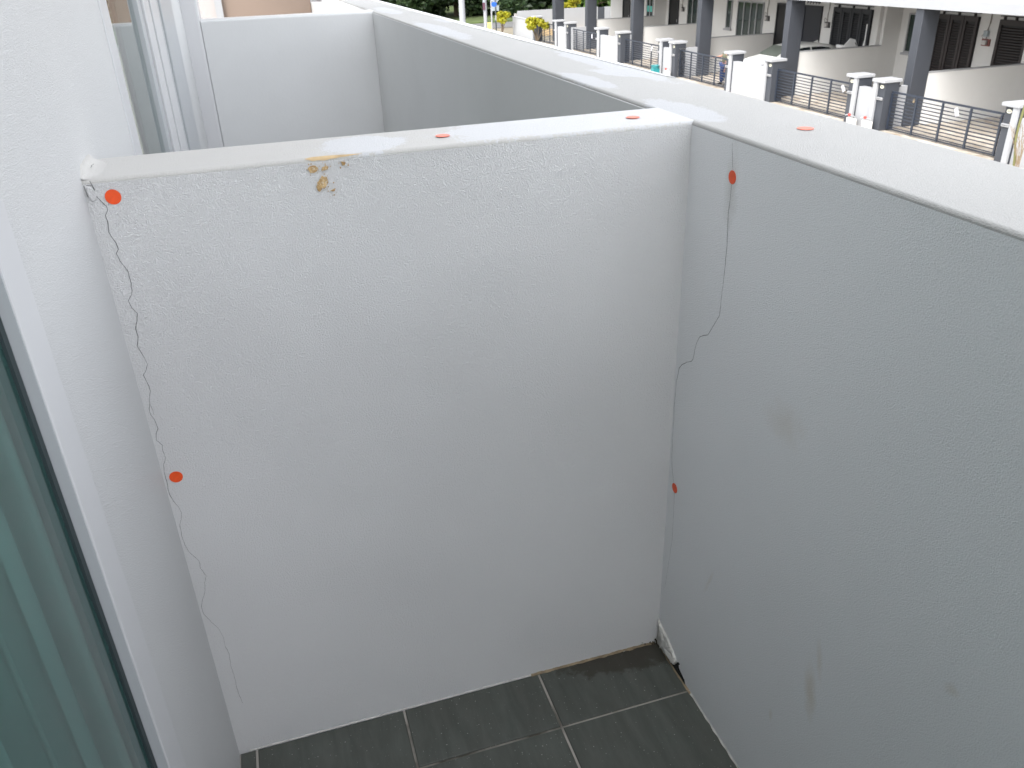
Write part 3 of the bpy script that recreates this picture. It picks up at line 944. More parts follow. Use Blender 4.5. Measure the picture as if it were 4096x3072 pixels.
def window(parent, xs, z0, z1, y, sill=False, pane='pane'):
    """xs: mullion positions, descending or ascending; each gap is one pane"""
    xs = sorted(xs)
    fr = B()
    fwid = 0.05
    fr.box(xs[0] - fwid, xs[-1] + fwid, y + 0.001, y + 0.06, z1, z1 + fwid)
    fr.box(xs[0] - fwid, xs[-1] + fwid, y + 0.001, y + 0.06, z0 - fwid, z0)
    for i, x in enumerate(xs):
        hw_ = fwid if i in (0, len(xs) - 1) else 0.035
        a, b_ = (x - fwid, x) if i == 0 else (x, x + fwid) if i == len(xs) - 1 else (x - hw_, x + hw_)
        fr.box(a, b_, y + 0.001, y + 0.058, z0, z1)
    fo = fr.mk('window', 'bg_trim', parent)
    for i in range(len(xs) - 1):
        bx('pane', pane, fo, xs[i] + (0.036 if i else 0.001), xs[i + 1] - (0.036 if i < len(xs) - 2 else 0.001), y + 0.004, y + 0.02, z0 + 0.001, z1 - 0.001)
    if sill:
        bx('sill', 'bg_trim', fo, xs[0] - 0.12, xs[-1] + 0.12, y + 0.001, y + 0.12, z0 - 0.14, z0 - 0.055)
    return fo

def grille_door(parent, x0, x1, z0, z1, y, leaves, mat):
    if x0 > x1:
        x0, x1 = x1, x0
    d = B()
    d.box(x0, x1, y + 0.001, y + 0.05, z0, z1)
    dm = d.mk('door', 'bg_blind', parent)
    lw = (x1 - x0) / leaves
    for k in range(leaves):
        a, b_ = x0 + k * lw + 0.012, x0 + (k + 1) * lw - 0.012
        L = B()
        st = min(0.11, lw * 0.2)
        L.box(a, a + st, y + 0.052, y + 0.10, z0, z1)
        L.box(b_ - st, b_, y + 0.052, y + 0.10, z0, z1)
        L.box(a + st, b_ - st, y + 0.052, y + 0.098, z1 - 0.16, z1)
        L.box(a + st, b_ - st, y + 0.052, y + 0.098, z0, z0 + 0.18)
        zz = z0 + 0.26
        while zz < z1 - 0.2:
            L.prism([(a + st, y + 0.055, zz), (a + st, y + 0.088, zz - 0.03), (a + st, y + 0.088, zz - 0.012), (a + st, y + 0.055, zz + 0.018)], (b_ - a - 2 * st, 0, 0))
            zz += 0.085
        L.mk('door_leaf', mat, dm)
    h = B()
    for f_ in (0.12, 0.5, 0.88):
        xx = x0 + (x1 - x0) * f_
        h.box(xx - 0.03, xx + 0.03, y + 0.001, y + 0.07, z1 + 0.002, z1 + 0.09)
    h.box(x0 - 0.02, x1 + 0.02, y + 0.03, y + 0.075, z1 + 0.09, z1 + 0.115)
    h.mk('door_rail', mat, dm)
    return dm

def plain_door(parent, x0, x1, z0, z1, y, mat, frame='bg_dark'):
    if x0 > x1:
        x0, x1 = x1, x0
    d = B()
    for q in ((x0, x0 + 0.07, z0, z1), (x1 - 0.07, x1, z0, z1), (x0 + 0.07, x1 - 0.07, z1 - 0.07, z1)):
        d.box(q[0], q[1], y + 0.001, y + 0.07, q[2], q[3])
    dm = d.mk('door', frame, parent)
    bx('door_leaf', mat, dm, x0 + 0.071, x1 - 0.071, y + 0.004, y + 0.03, z0, z1 - 0.071)
    bx('handle', 'steel', dm, x0 + 0.11, x0 + 0.14, y + 0.031, y + 0.07, z0 + 1.0, z0 + 1.14)
    return dm

def meter(parent, x, z, y, red=False):
    m = bx('meter_box', 'meter_red' if red else 'meter', parent, x - 0.17, x + 0.17, y + 0.001, y + 0.05, z - 0.11, z + 0.11)
    b = B().box(x - 0.10, x + 0.07, y + 0.051, y + 0.16, z - 0.07, z + 0.08)
    b.bevel(0.02, 2)
    b.mk('meter_glass', 'meter_face', m)
    B().tube([(x + 0.02, y + 0.03, z + 0.11), (x + 0.02, y + 0.035, z + 0.42), (x - 0.02, y + 0.03, z + 0.6), (x - 0.02, y + 0.03, ROOF0 - 0.01)], 0.018, 6).mk('conduit', 'conduit', m)
    B().tube([(x + 0.14, y + 0.06, z + 0.12), (x + 0.20, y + 0.06, z + 0.20), (x + 0.13, y + 0.06, z + 0.26), (x + 0.05, y + 0.05, z + 0.2)], 0.010, 6).mk('cable_loop', 'conduit', m)

def house(label, x0, x1, yf, col_x, wall_x=None, wall_top=-2.338, setback=None):
    """x0 < x1; party wall and column stand on the x0 side"""
    t = thing('terrace_house', label, 'house', ((x0 + x1) / 2, -22.0, ZG), 'terraced houses across the street')
    bx('facade_wall', 'bg_white', t, x0 + 0.16, x1 - 0.001, yf - 0.2, yf, ZG, ROOF0)
    # full-height party wall behind the porch and low party wall along the porch
    wx = wall_x if wall_x is not None else x0 + 0.0
    bx('party_wall', 'bg_white', t, wx, wx + 0.15, -23.83, -19.62 if wall_x is None else -20.2, ZG, wall_top)
    bx('party_wall_cap', 'bg_trim', t, wx - 0.012, wx + 0.162, -23.83, -19.62 if wall_x is None else -20.2, wall_top + 0.001, wall_top + 0.03)
    bx('side_wall', 'bg_white', t, wx, wx + 0.15, -25.2, -23.832, ZG, ROOF0)
    bx('porch_roof', 'bg_trim', t, x0 - 0.001, x1 - 0.002, -25.0, -19.50, ROOF0, ROOF1)
    bx('upper_wall', 'bg_white', t, x0, x1 - 0.003, -24.5, -21.6, ROOF1 + 0.001, 3.2)
    c = B().box(col_x, col_x + 0.33, -20.165, -19.57, ZG, ROOF0 - 0.001)
    c.bevel(0.012, 1)
    c.mk('porch_column', 'bg_grey', t)
    bx('stub_wall', 'bg_trim', t, col_x + 0.1, col_x + 0.25, -19.565, -18.66, ZG, -2.66)
    structure('porch_floor', 'porch', x0 + 0.001, x1 - 0.001, yf, -18.32, -4.1, ZG)
    return t

P1, P2, P3, P4, P5, P6 = 20.46, 27.13, 34.30, 40.60, 46.80, 53.2
# house nearest (its party wall and column are outside the picture on the near side)
h0 = house('nearest terraced house, only its white porch roof edge showing in the top right corner', 13.80, P1, FYA, 13.75)
# NB this house's facade is what is seen to the right of the first column in the picture
h1 = house('terraced house with brown slatted folding door and red meter board beside the nearest grey column', P1, P2, FYA, 20.43)
grille_door(h1, 23.33, 25.24, -3.55, -1.14, FYA, 3, 'bg_brown')
meter(h1, 22.88, -1.92, FYA, True)
bx('switch_box', 'sign_back', h1, 22.83, 22.99, FYA + 0.001, FYA + 0.10, -1.74, -1.55)
grille_door(h1, 21.20, 22.43, -3.55, -1.17, FYA, 1, 'bg_brown')
window(h1, [26.20, 26.66], -2.51, -1.24, FYA, True)
window(h0, [17.6, 18.2, 18.8, 19.4], -2.9, -1.2, FYA, True)
plain_door(h0, 15.0, 16.2, -3.6, -1.2, FYA, 'navy')

h2 = house('third terraced house with black four-leaf grille door and white car in its porch', P2, P3 - 0.001, FY, 27.05)
grille_door(h2, 27.84, 30.19, -3.55, -1.10, FY, 4, 'bg_dark')
bx('wall_pilaster', 'bg_white', h2, 27.285, 27.36, FY + 0.001, FY + 0.16, ZG, ROOF0 - 0.002)
meter(h2, 30.56, -1.80, FY)
plain_door(h2, 30.98, 32.27, -3.58, -1.11, FY, 'navy')
plain_door(h2, 33.35, 34.28, -3.58, -1.11, FY + 0.0, 'bg_blind')
ob = B()
for k in range(9):
    xx = 31.2 + 0.1 * k
    ob.tube([(xx, FY + 0.02, -0.99), (xx + 0.05, FY + 0.03, -0.94 + 0.03 * (k % 2)), (xx + 0.1, FY + 0.02, -1.0 - 0.05 * ((k + 1) % 2))], 0.02, 5)
ob.box(31.15, 32.05, FY + 0.001, FY + 0.03, -0.93, -0.90)
ob.mk('iron_ornament', 'ornament', h2)
cl = B()
for k in range(14):
    cl.box(33.30, 33.42, FY + 0.11, FY + 0.14, -3.0 + 0.13 * k, -2.91 + 0.13 * k)
cl.mk('hanging_plates', 'paper', h2, kind='stuff')

h3 = house('fourth terraced house with a four-pane window and blue trousered person in its porch', P3, P4, FY, 33.60, P3, -2.40)
window(h3, [35.414, 35.946, 36.452, 37.053, 37.58], -2.70, -1.195, FY)
window(h3, [38.20, 38.60], -2.39, -1.17, FY, True)
meter(h3, 35.02, -1.80, FY)

h4 = house('fifth terraced house with a dark door and tall two-pane window', P4, P5, FYA, 40.50)
plain_door(h4, 45.16, 46.32, -3.60, -1.15, FYA, 'bg_blind')
meter(h4, 44.70, -1.90, FYA)
window(h4, [43.0, 43.55, 44.06], -2.70, -1.15, FYA)

h5 = house('last terraced house in the row with a teal curtained window', P5, P6, FY, 46.72)
window(h5, [46.99, 47.35, 47.72], -2.36, -1.15, FY, pane='pane')
bx('teal_curtain', 'teal_pane', h5, 47.0, 47.71, FY + 0.021, FY + 0.03, -2.12, -1.80)
plain_door(h5, 50.13, 51.2, -3.58, -1.2, FY, 'bg_blind')
cc = B().box(52.05, 52.6, -20.165, -19.57, ZG, ROOF0 - 0.001)
cc.bevel(0.012, 1)
cc.mk('porch_column', 'bg_grey', h5)

# ---- low walls between the pier pairs
def low_wall(x0, x1, label):
    t = thing('low_wall', label, 'wall', ((x0 + x1) / 2, -18.55, ZG), 'low white walls between gate piers')
    b = B().box(x0 + 0.002, x1 - 0.002, -18.76, -18.54, ZG, -2.72)
    b.bevel(0.015, 2, lambda e: all(v.co.z > -2.73 for v in e.verts))
    b.mk('wall_body', 'bg_trim', t)
    return t
low_wall(14.3, 15.33, 'low white wall behind the bare twigs, right of the nearest gate')
low_wall(20.68, 21.46, 'short white low wall between the nearest close pair of piers')
low_wall(26.67, 28.95, 'wide white low wall in front of the white car')
low_wall(34.17, 34.95, 'short white low wall between the middle close pair of piers')
low_wall(40.04, 42.28, 'farther wide white low wall, between the teal basin gate and the next gate')
low_wall(47.36, 48.82, 'white low wall between the farthest pair of piers')

# ---- gate piers
def pier(x, d, label):
    """x: inner end at the gate side is built outwards along d; fin on the low-wall side"""
    t = thing('gate_pier', label, 'gate pier', (x, -18.7, ZG), 'grey gate piers with white caps')
    bx('pier_body', 'bg_grey', t, x, x + d * 0.445, -19.0, -18.50, ZG, -2.482)
    f_ = B().box(x + d * 0.296, x + d * 0.448, -18.499, -18.41, ZG, -2.483)
    f_.bevel(0.008, 1)
    f_.mk('white_fin', 'bg_trim', t)
    c = B().box(x - d * 0.045, x + d * 0.49, -19.05, -18.38, -2.48, -2.385)
    c.bevel(0.015, 2)
    c.mk('pier_cap', 'bg_trim', t)
    pl = B()
    n = 18
    cx, cz = x + d * 0.14, -2.60
    pl.prism([(cx + 0.075 * math.copysign(abs(math.cos(2 * math.pi * k / n)) ** 0.7, math.cos(2 * math.pi * k / n)), -18.499, cz + 0.048 * math.sin(2 * math.pi * k / n)) for k in range(n)], (0, 0.018, 0))
    po = pl.mk('number_plate', 'cream_plate', t)
    mk = B()
    for k in range(3):
        mk.box(cx - 0.04 + 0.032 * k, cx - 0.018 + 0.032 * k, -18.4808, -18.4795, cz - 0.012, cz + 0.014)
    mk.mk('plate_mark', 'mark', po)
    lb_ = B().box(cx - 0.12, cx + 0.13, -18.499, -18.44, -2.98, -2.90)
    lb_.bevel(0.01, 1)
    lo = lb_.mk('letter_box', 'steel', t)
    B().box(cx - 0.09, cx + 0.10, -18.4405, -18.436, -2.945, -2.935).mk('slot', 'mark', lo)
    return t
pr = pier(20.235, 1, 'gate pier left of the nearest gate, in front of the grey column')
pl_ = pier(21.90, -1, 'gate pier right of the second gate, in the nearest close pair')
ZP = -18.7
dup(pr, (26.19, ZP, ZG), 'gate pier right of the white car, its cap level with the bonnet')
dup(pl_, (29.40, ZP, ZG), 'gate pier beside the person, left end of the wide white wall by the car')
dup(pr, (33.70, ZP, ZG), 'gate pier left of the third gate, right one of the middle close pair')
dup(pl_, (35.40, ZP, ZG), 'gate pier with the teal basin at its foot, middle close pair')
dup(pr, (39.57, ZP, ZG), 'gate pier left of the fourth gate, right end of the far wide wall')
dup(pl_, (42.73, ZP, ZG), 'gate pier at the left end of the far wide white wall')
dup(pr, (46.90, ZP, ZG), 'gate pier left of the fifth gate, right of the farthest short wall')
dup(pl_, (49.27, ZP, ZG), 'gate pier at the left end of the farthest short wall')
dup(pl_, (15.79, ZP, ZG), 'gate pier right of the nearest gate beside the bare twigs')
dup(pr, (52.9, ZP, ZG), 'farthest gate pier behind the yellow green shrub')

# ---- sliding gates
GY = -18.764
def gate(x_left, label):
    t = thing('metal_gate', label, 'gate', (x_left - 2.08, GY, ZG), 'slate blue metal gates')
    x0 = x_left - 4.16
    zt = -2.722
    bx('top_rail', 'gate', t, x0, x_left, GY - 0.025, GY + 0.025, zt - 0.05, zt)
    zs = [zt - 0.05 - 0.0975 * k for k in range(1, 11)]
    for k, z in enumerate(zs):
        th = 0.016 if k in (5, 6) else 0.012
        bx('rail', 'gate', t, x0, x_left, GY - 0.012, GY + 0.012, z - th, z + th)
    for k in range(5):
        x = x_left - 0.03 - 1.025 * k
        b = B().box(x - 0.03, x + 0.03, GY + 0.013, GY + 0.05, -3.82, zt - 0.051)
        b.mk('upright', 'gate', t)
    bx('bottom_rail', 'gate', t, x0, x_left, GY - 0.02, GY + 0.012, -3.82, -3.785)
    return t
g0 = gate(20.19, 'nearest slate blue gate with a white paper tucked in it')
for x, lab in ((26.20, 'slate blue gate right of the white car, between the two nearest columns'),
               (33.73, 'slate blue gate with the person standing behind it'),
               (39.66, 'slate blue gate with the teal basin at its near end'),
               (47.25, 'slate blue gate just beyond the farther wide white low wall'),
               (52.85, 'farthest slate blue gate behind the yellow green shrub')):
    dup(g0, (x - 2.08, GY, ZG), lab)

# ---- small things on the gates and walls
def flyer(c, label, tilt, s_=1.0):
    t = B()
    a = Vector((-math.cos(tilt), 0, math.sin(tilt)))
    b_ = Vector((math.sin(tilt), 0, math.cos(tilt)))
    c = Vector(c)
    w_, h_ = 0.07 * s_, 0.11 * s_
    for (s0, s1, dy) in ((-1, 0.15, 0.0), (0.15, 1, 0.03)):
        pts = [c + a * w_ * s0 - b_ * h_ + Vector((0, dy, 0)), c + a * w_ * s1 - b_ * h_ + Vector((0, 0.03 - dy, 0)),
               c + a * w_ * s1 + b_ * h_ + Vector((0, 0.03 - dy, 0)), c + a * w_ * s0 + b_ * h_ + Vector((0, dy, 0))]
        t.prism(pts, (0, 0.004, 0))
    t.mk('paper_flyer', 'paper', None, base=c, label=label, category='paper', group='papers tucked into the gates')
flyer((17.55, -18.70, -2.93), 'white folded paper tucked into the nearest gate', 0.5)
flyer((22.41, -18.70, -2.93), 'white crumpled paper in the gate beside the numbered pier', 0.7)
flyer((36.47, -18.70, -2.90), 'white paper in the gate above the teal basin', -0.3)
flyer((43.83, -18.70, -2.91), 'white paper on the far gate in front of the grey column', 0.1)
pk = B().box(19.18, 19.24, -18.72, -18.68, -2.91, -2.85)
pk.bevel(0.01, 2)
pk.tube([(19.19, -18.70, -2.85), (19.19, -18.70, -2.81), (19.23, -18.70, -2.81), (19.23, -18.70, -2.85)], 0.006, 6)
pk.mk('padlock', 'grout_stain', None, base=(19.21, -18.70, -2.91), label='brown padlock on the nearest gate', category='padlock')
def water_meter(x, z, label):
    t = thing('water_meter', label, 'water meter', (x, -18.33, ZG), 'water meters with red caps')
    B().tube([(x - 0.25, -18.34, ZG), (x - 0.25, -18.34, z), (x + 0.12, -18.34, z + 0.01), (x + 0.22, -18.34, z - 0.02)], 0.018, 7).mk('pipe', 'steel', t)
    b = B().ball((x, -18.32, z + 0.02), 0.058, 1, 0.8, 0.8)
    b.mk('meter_cap', 'red_valve', t, smooth=True)
    bx('pedestal', 'pave', t, x - 0.28, x + 0.12, -18.40, -18.325, ZG, z - 0.07)
water_meter(21.44, -3.58, 'red capped water meter at the foot of the pier, left one of the pair')
water_meter(20.70, -3.55, 'red capped water meter in front of the nearest short white wall')
water_meter(34.18, -3.56, 'small red water meter in front of the middle short white wall')
bs = B()
prof = [(0.0, 0.0), (0.15, 0.0), (0.21, 0.13), (0.225, 0.13), (0.165, -0.0)]
rings = []
for k in range(20):
    a = 2 * math.pi * k / 20
    rings.append([bs.bm.verts.new((35.1 + r * math.cos(a), -18.25 + r * math.sin(a), -3.60 + z)) for r, z in ((0.15, -0.005), (0.21, 0.13), (0.195, 0.13), (0.14, 0.01))])
for k in range(20):
    a_, b_ = rings[k], rings[(k + 1) % 20]
    for q in range(3):
        bs.bm.faces.new([a_[q], b_[q], b_[q + 1], a_[q + 1]])
bs.bm.faces.new([r[3] for r in rings])
bs.bm.faces.new([r[0] for r in reversed(rings)])
bs.box(34.95, 35.25, -18.40, -18.10, ZG, -3.606)
bmesh.ops.recalc_face_normals(bs.bm, faces=bs.bm.faces)
bs.mk('plastic_basin', 'teal_plastic', None, base=(35.1, -18.25, ZG), label='teal plastic basin on a stand at the foot of a gate pier', category='basin')
ck = B()
ck.ball((20.50, -19.15, -2.63), 0.10, 1.4, 0.9, 0.36, 12, 7)
ck.ball((20.66, -19.12, -2.62), 0.05, 1.2, 1, 0.6, 10, 6)
ck.mk('black_bag', 'black_cloth', None, base=(20.52, -19.15, -2.66), smooth=True, label='small black bag lying on the white stub wall before the nearest column', category='bag')

# ---- white plastic things beside the black grille door
ch = thing('plastic_chair', 'upturned white plastic chair with a slotted back behind the porch wall', 'chair', (28.3, -23.05, ZG))
def tilted_sheet(pts, yv, th, mat, parent, name):
    # pts in (y,z) on plane x, thickness along x
    b = B()
    b.prism([(yv, p[0], p[1]) for p in pts], (th, 0, 0))
    b.bevel(0.012, 2)
    return b.mk(name, mat, parent)
tilted_sheet([(-22.98, -2.36), (-23.24, -2.11), (-23.46, -2.16), (-23.66, -2.52), (-23.5, -2.9), (-23.05, -2.9)], 28.2, 0.06, 'plastic', ch, 'backrest')
tilted_sheet([(-22.92, -2.38), (-22.98, -2.34), (-23.14, -2.70), (-23.08, -2.74)], 28.262, 0.4, 'plastic', ch, 'seat')
tilted_sheet([(-23.44, -2.25), (-23.47, -2.26), (-23.55, -2.39), (-23.52, -2.40)], 28.196, 0.003, 'mark', ch, 'slot')
for (yy, xx) in ((-23.05, 28.27), (-23.55, 28.27), (-23.05, 28.6), (-23.55, 28.6)):
    B().tube([(xx, yy, ZG), (xx, yy + 0.05, -2.85)], [0.025, 0.03], 7).mk('leg', 'plastic', ch)
rk = thing('plastic_rack', 'tall white plastic board with three square holes beside the black grille', 'rack', (27.95, -23.7, ZG))
rb = B()
yz = lambda s_, t_: (-23.70 - 0.17 * s_ - 0.01, -2.45 + 0.84 * t_ - 0.055 * s_)
for s0, s1, t0, t1 in ((0, 0.22, 0, 1), (0.78, 1, 0, 1), (0.22, 0.78, 0, 0.28), (0.22, 0.78, 0.45, 0.53), (0.22, 0.78, 0.68, 0.755), (0.22, 0.78, 0.905, 1)):
    rb.prism([(27.95, *yz(s0, t0)), (27.95, *yz(s1, t0)), (27.95, *yz(s1, t1)), (27.95, *yz(s0, t1))], (0.05, 0, 0))
rb.mk('board', 'plastic', rk)
rb2 = B().prism([(27.945, -23.66, -2.46), (27.945, -23.88, -2.52), (27.945, -23.88, -2.24), (27.945, -23.70, -2.22)], (0.06, 0, 0))
rb2.mk('lower_board', 'plastic', rk)
bx('stand', 'plastic', rk, 27.95, 28.15, -23.80, -23.66, ZG, -2.47)

# ---- white hatchback in the third house's porch
car = thing('parked_car', 'white hatchback parked nose out in the porch behind the low party wall', 'car', (29.7, -21.6, ZG))
YF, YR = -19.75, -23.75
def carsec(y):
    """half width at sill, beltline, roof; heights"""
    f_ = (YF - y) / (YF - YR)
    return f_
# body: side profile lofted across five stations in x with rounded shoulders
prof_low = [(0.0, 0.42), (0.0, 0.68), (0.06, 0.84), (0.20, 0.93), (0.55, 1.02), (0.86, 1.075), (1.1, 1.085), (2.0, 1.10), (3.2, 1.10), (3.75, 1.08), (3.96, 0.96), (4.0, 0.62), (3.98, 0.36), (3.72, 0.24), (0.3, 0.22), (0.05, 0.30)]
XC, HWID = 29.95, 0.84
cbm = B()
stations = [(-1.0, 0.93), (-0.92, 1.0), (0.92, 1.0), (1.0, 0.93)]
rings = []
for sx_, k in stations:
    ring = []
    for (d, z) in prof_low:
        nose = 1.0 - 0.10 * max(0, 1 - d / 0.6) ** 2 - 0.07 * max(0, (d - 3.4) / 0.6) ** 2
        zz = 0.62 + (z - 0.62) * (1.0 if abs(sx_) < 0.95 else 0.86)
        ring.append(cbm.bm.verts.new((XC + HWID * sx_ * nose, YF - d, ZG + zz)))
    rings.append(ring)
n = len(prof_low)
for a_, b_ in zip(rings, rings[1:]):
    for i in range(n):
        cbm.bm.faces.new([a_[i], a_[(i + 1) % n], b_[(i + 1) % n], b_[i]])
cbm.bm.faces.new(rings[0])
cbm.bm.faces.new(list(reversed(rings[-1])))
bmesh.ops.recalc_face_normals(cbm.bm, faces=cbm.bm.faces)
cbm.bevel(0.03, 2, lambda e: e.calc_face_angle(0) > 0.5)
cbm.mk('body', 'car_paint', car, smooth=True)
# cabin
cab = B()
cprof = [(0.86, 1.08), (1.20, 1.26), (1.62, 1.44), (2.1, 1.50), (2.8, 1.51), (3.4, 1.46), (3.72, 1.37), (3.90, 1.08)]
rings = []
for sx_, k, dz in ((-0.97, 0.0, 0), (-0.80, 1.0, -0.05), (-0.70, 1.0, 0.0), (0.70, 1.0, 0.0), (0.80, 1.0, -0.05), (0.97, 0.0, 0)):
    ring = []
    for (d, z) in cprof:
        zz = 1.08 + (z - 1.08) * k + dz * (1 if z > 1.1 else 0)
        ring.append(cab.bm.verts.new((XC + HWID * sx_, YF - d, ZG + zz)))
    rings.append(ring)
for a_, b_ in zip(rings, rings[1:]):
    for i in range(len(cprof) - 1):
        cab.bm.faces.new([a_[i], a_[i + 1], b_[i + 1], b_[i]])
bmesh.ops.recalc_face_normals(cab.bm, faces=cab.bm.faces)
cab.mk('cabin', 'car_paint', car, smooth=True)
def on_side(s_, d, z):
    f_ = (z - 1.08) / (1.45 - 1.08)
    return (XC + s_ * HWID * (0.97 - 0.17 * f_ + 0.008), YF - d, ZG + z)
for s_ in (-1, 1):
    for poly in ([(1.34, 1.13), (1.74, 1.36), (2.15, 1.415), (2.42, 1.42), (2.42, 1.12)], [(2.50, 1.12), (2.50, 1.42), (2.95, 1.41), (3.30, 1.36), (3.62, 1.20), (3.4, 1.13)]):
        b = B()
        vs = [b.bm.verts.new(on_side(s_, d, z)) for d, z in poly]
        b.bm.faces.new(vs)
        g = bmesh.ops.extrude_face_region(b.bm, geom=b.bm.faces[:])
        for v in g['geom']:
            if isinstance(v, bmesh.types.BMVert):
                v.co.x += s_ * 0.006
        bmesh.ops.recalc_face_normals(b.bm, faces=b.bm.faces)
        b.mk('side_window', 'car_glass', car)
    b = B().ball((XC + s_ * (HWID + 0.07), YF - 1.33, ZG + 1.02), 0.10, 0.9, 0.7, 0.75, 10, 7)
    b.mk('mirror', 'car_paint', car, smooth=True)
    hl = B().ball((XC + s_ * HWID * 0.74, YF - 0.13, ZG + 0.80), 0.17, 1.0, 0.75, 0.5, 12, 8).mk('headlight', 'lamp_lens', car, smooth=True)
    B().ball((XC + s_ * HWID * 0.86, YF - 0.16, ZG + 0.83), 0.06, 1.0, 1.3, 0.7, 8, 6).mk('indicator', 'amber', hl, smooth=True)
    B().ball((XC + s_ * HWID * 0.82, YF - 3.93, ZG + 0.80), 0.15, 0.7, 0.5, 1.0, 10, 8).mk('tail_light', 'red_lens', car, smooth=True)
    for d in (0.72, 3.25):
        wb = B()
        cx = XC + s_ * (HWID - 0.09)
        wb.tube([(cx - 0.10, YF - d, ZG + 0.29), (cx + 0.10, YF - d, ZG + 0.29)], 0.29, 22)
        wo_ = wb.mk('wheel', 'tyre', car)
        B().tube([(cx - 0.105, YF - d, ZG + 0.29), (cx + 0.105, YF - d, ZG + 0.29)], 0.18, 16).mk('rim', 'steel', wo_)
ws = B()
vs = [ws.bm.verts.new(p) for p in ((XC - 0.66, YF - 0.93, ZG + 1.14), (XC + 0.66, YF - 0.93, ZG + 1.14), (XC + 0.56, YF - 1.58, ZG + 1.45), (XC - 0.56, YF - 1.58, ZG + 1.45))]
ws.bm.faces.new(vs)
g = bmesh.ops.extrude_face_region(ws.bm, geom=ws.bm.faces[:])
for v in g['geom']:
    if isinstance(v, bmesh.types.BMVert):
        v.co += Vector((0, 0.006, 0.010))
bmesh.ops.recalc_face_normals(ws.bm, faces=ws.bm.faces)
ws.mk('windscreen', 'screen_reflect', car)
B().prism([(XC - 0.015, YF - 3.05, ZG + 1.50), (XC - 0.015, YF - 3.30, ZG + 1.47), (XC - 0.015, YF - 3.24, ZG + 1.59)], (0.03, 0, 0)).mk('roof_fin', 'car_paint', car)
bx('number_plate', 'mark', car, XC - 0.22, XC + 0.22, YF + 0.0, YF + 0.015, ZG + 0.40, ZG + 0.52)

# ---- person standing behind the gate
def skin_body(name, joints, edges, radii, mat, parent, sub=2, root=0):
    me = bpy.data.meshes.new(name)
    me.from_pydata([Vector(j) - parent.location for j in joints], edges, [])
    o = bpy.data.objects.new(name, me)
    C.objects.link(o)
    o.parent = parent
    sk = o.modifiers.new('skin', 'SKIN')
    sk.use_smooth_shade = True
    for i, r in enumerate(radii):
        me.skin_vertices[0].data[i].radius = r if isinstance(r, tuple) else (r, r)
    me.skin_vertices[0].data[root].use_root = True
    o.modifiers.new('sub', 'SUBSURF').levels = sub
    o.modifiers['sub'].render_levels = sub
    me.materials.append(MAT[mat])
    return o
px, py = 30.68, -19.25
pe = thing('person', 'person in olive shirt and blue trousers leaning behind the gate, arm stretched out', 'person', (px, py, ZG))
Z = ZG
# bare body: one continuous figure (head, neck, torso, arms, legs)
J = [(px + 0.02, py, Z + 0.86), (px + 0.0, py, Z + 1.05), (px - 0.10, py - 0.0, Z + 1.28), (px - 0.27, py + 0.02, Z + 1.30), (px - 0.38, py + 0.03, Z + 1.25),          # pelvis..head base
     (px + 0.06, py, Z + 1.24), (px + 0.26, py + 0.06, Z + 1.12), (px + 0.46, py + 0.16, Z + 1.06), (px + 0.55, py + 0.2, Z + 1.05),                                # arm reaching left of picture
     (px - 0.24, py - 0.03, Z + 1.22), (px - 0.30, py + 0.05, Z + 0.96), (px - 0.24, py + 0.14, Z + 0.78), (px - 0.23, py + 0.16, Z + 0.69),
     (px + 0.14, py, Z + 0.80), (px + 0.20, py + 0.03, Z + 0.45), (px + 0.25, py - 0.02, Z + 0.08),
     (px - 0.12, py, Z + 0.80), (px - 0.18, py + 0.03, Z + 0.45), (px - 0.22, py - 0.02, Z + 0.08)]
E_ = [(0, 1), (1, 2), (2, 3), (3, 4), (2, 5), (5, 6), (6, 7), (7, 8), (2, 9), (9, 10), (10, 11), (11, 12), (0, 13), (13, 14), (14, 15), (0, 16), (16, 17), (17, 18)]
R_ = [0.13, 0.13, 0.14, 0.055, 0.05, 0.06, 0.045, 0.036, 0.032, 0.06, 0.045, 0.036, 0.032, 0.085, 0.06, 0.042, 0.085, 0.06, 0.042]
skin_body('body', J, E_, R_, 'skin', pe)
hd = B().ball((px - 0.47, py + 0.04, Z + 1.20), 0.098, 0.86, 1.0, 1.22, 16, 12)
hd.ball((px - 0.50, py + 0.135, Z + 1.18), 0.018, 1, 1.1, 1.3, 8, 6)
for s_ in (-1, 1):
    hd.ball((px - 0.47 + s_ * 0.085, py + 0.03, Z + 1.20), 0.022, 0.5, 0.8, 1.3, 8, 6)
hd.mk('head', 'skin', pe, smooth=True)
hr = B().ball((px - 0.47, py + 0.012, Z + 1.225), 0.108, 0.9, 0.98, 1.06, 16, 10)
hr.mk('hair', 'hair', pe, smooth=True)
# shirt, trousers, shoes follow the body
TJ = [(px + 0.02, py, Z + 0.84), (px - 0.0, py, Z + 1.06), (px - 0.09, py, Z + 1.27), (px + 0.08, py, Z + 1.24), (px + 0.20, py + 0.045, Z + 1.155), (px - 0.24, py - 0.02, Z + 1.21), (px - 0.28, py + 0.03, Z + 1.06)]
skin_body('shirt', TJ, [(0, 1), (1, 2), (2, 3), (3, 4), (2, 5), (5, 6)], [0.185, 0.175, 0.16, 0.08, 0.065, 0.08, 0.065], 'olive', pe)
LJ = [(px + 0.01, py, Z + 0.84), (px + 0.14, py, Z + 0.74), (px + 0.20, py + 0.03, Z + 0.42), (px + 0.25, py - 0.02, Z + 0.09), (px - 0.11, py, Z + 0.74), (px - 0.18, py + 0.03, Z + 0.42), (px - 0.22, py - 0.02, Z + 0.09)]
skin_body('trousers', LJ, [(0, 1), (1, 2), (2, 3), (0, 4), (4, 5), (5, 6)], [0.18, 0.15, 0.11, 0.10, 0.15, 0.11, 0.10], 'jeans', pe)
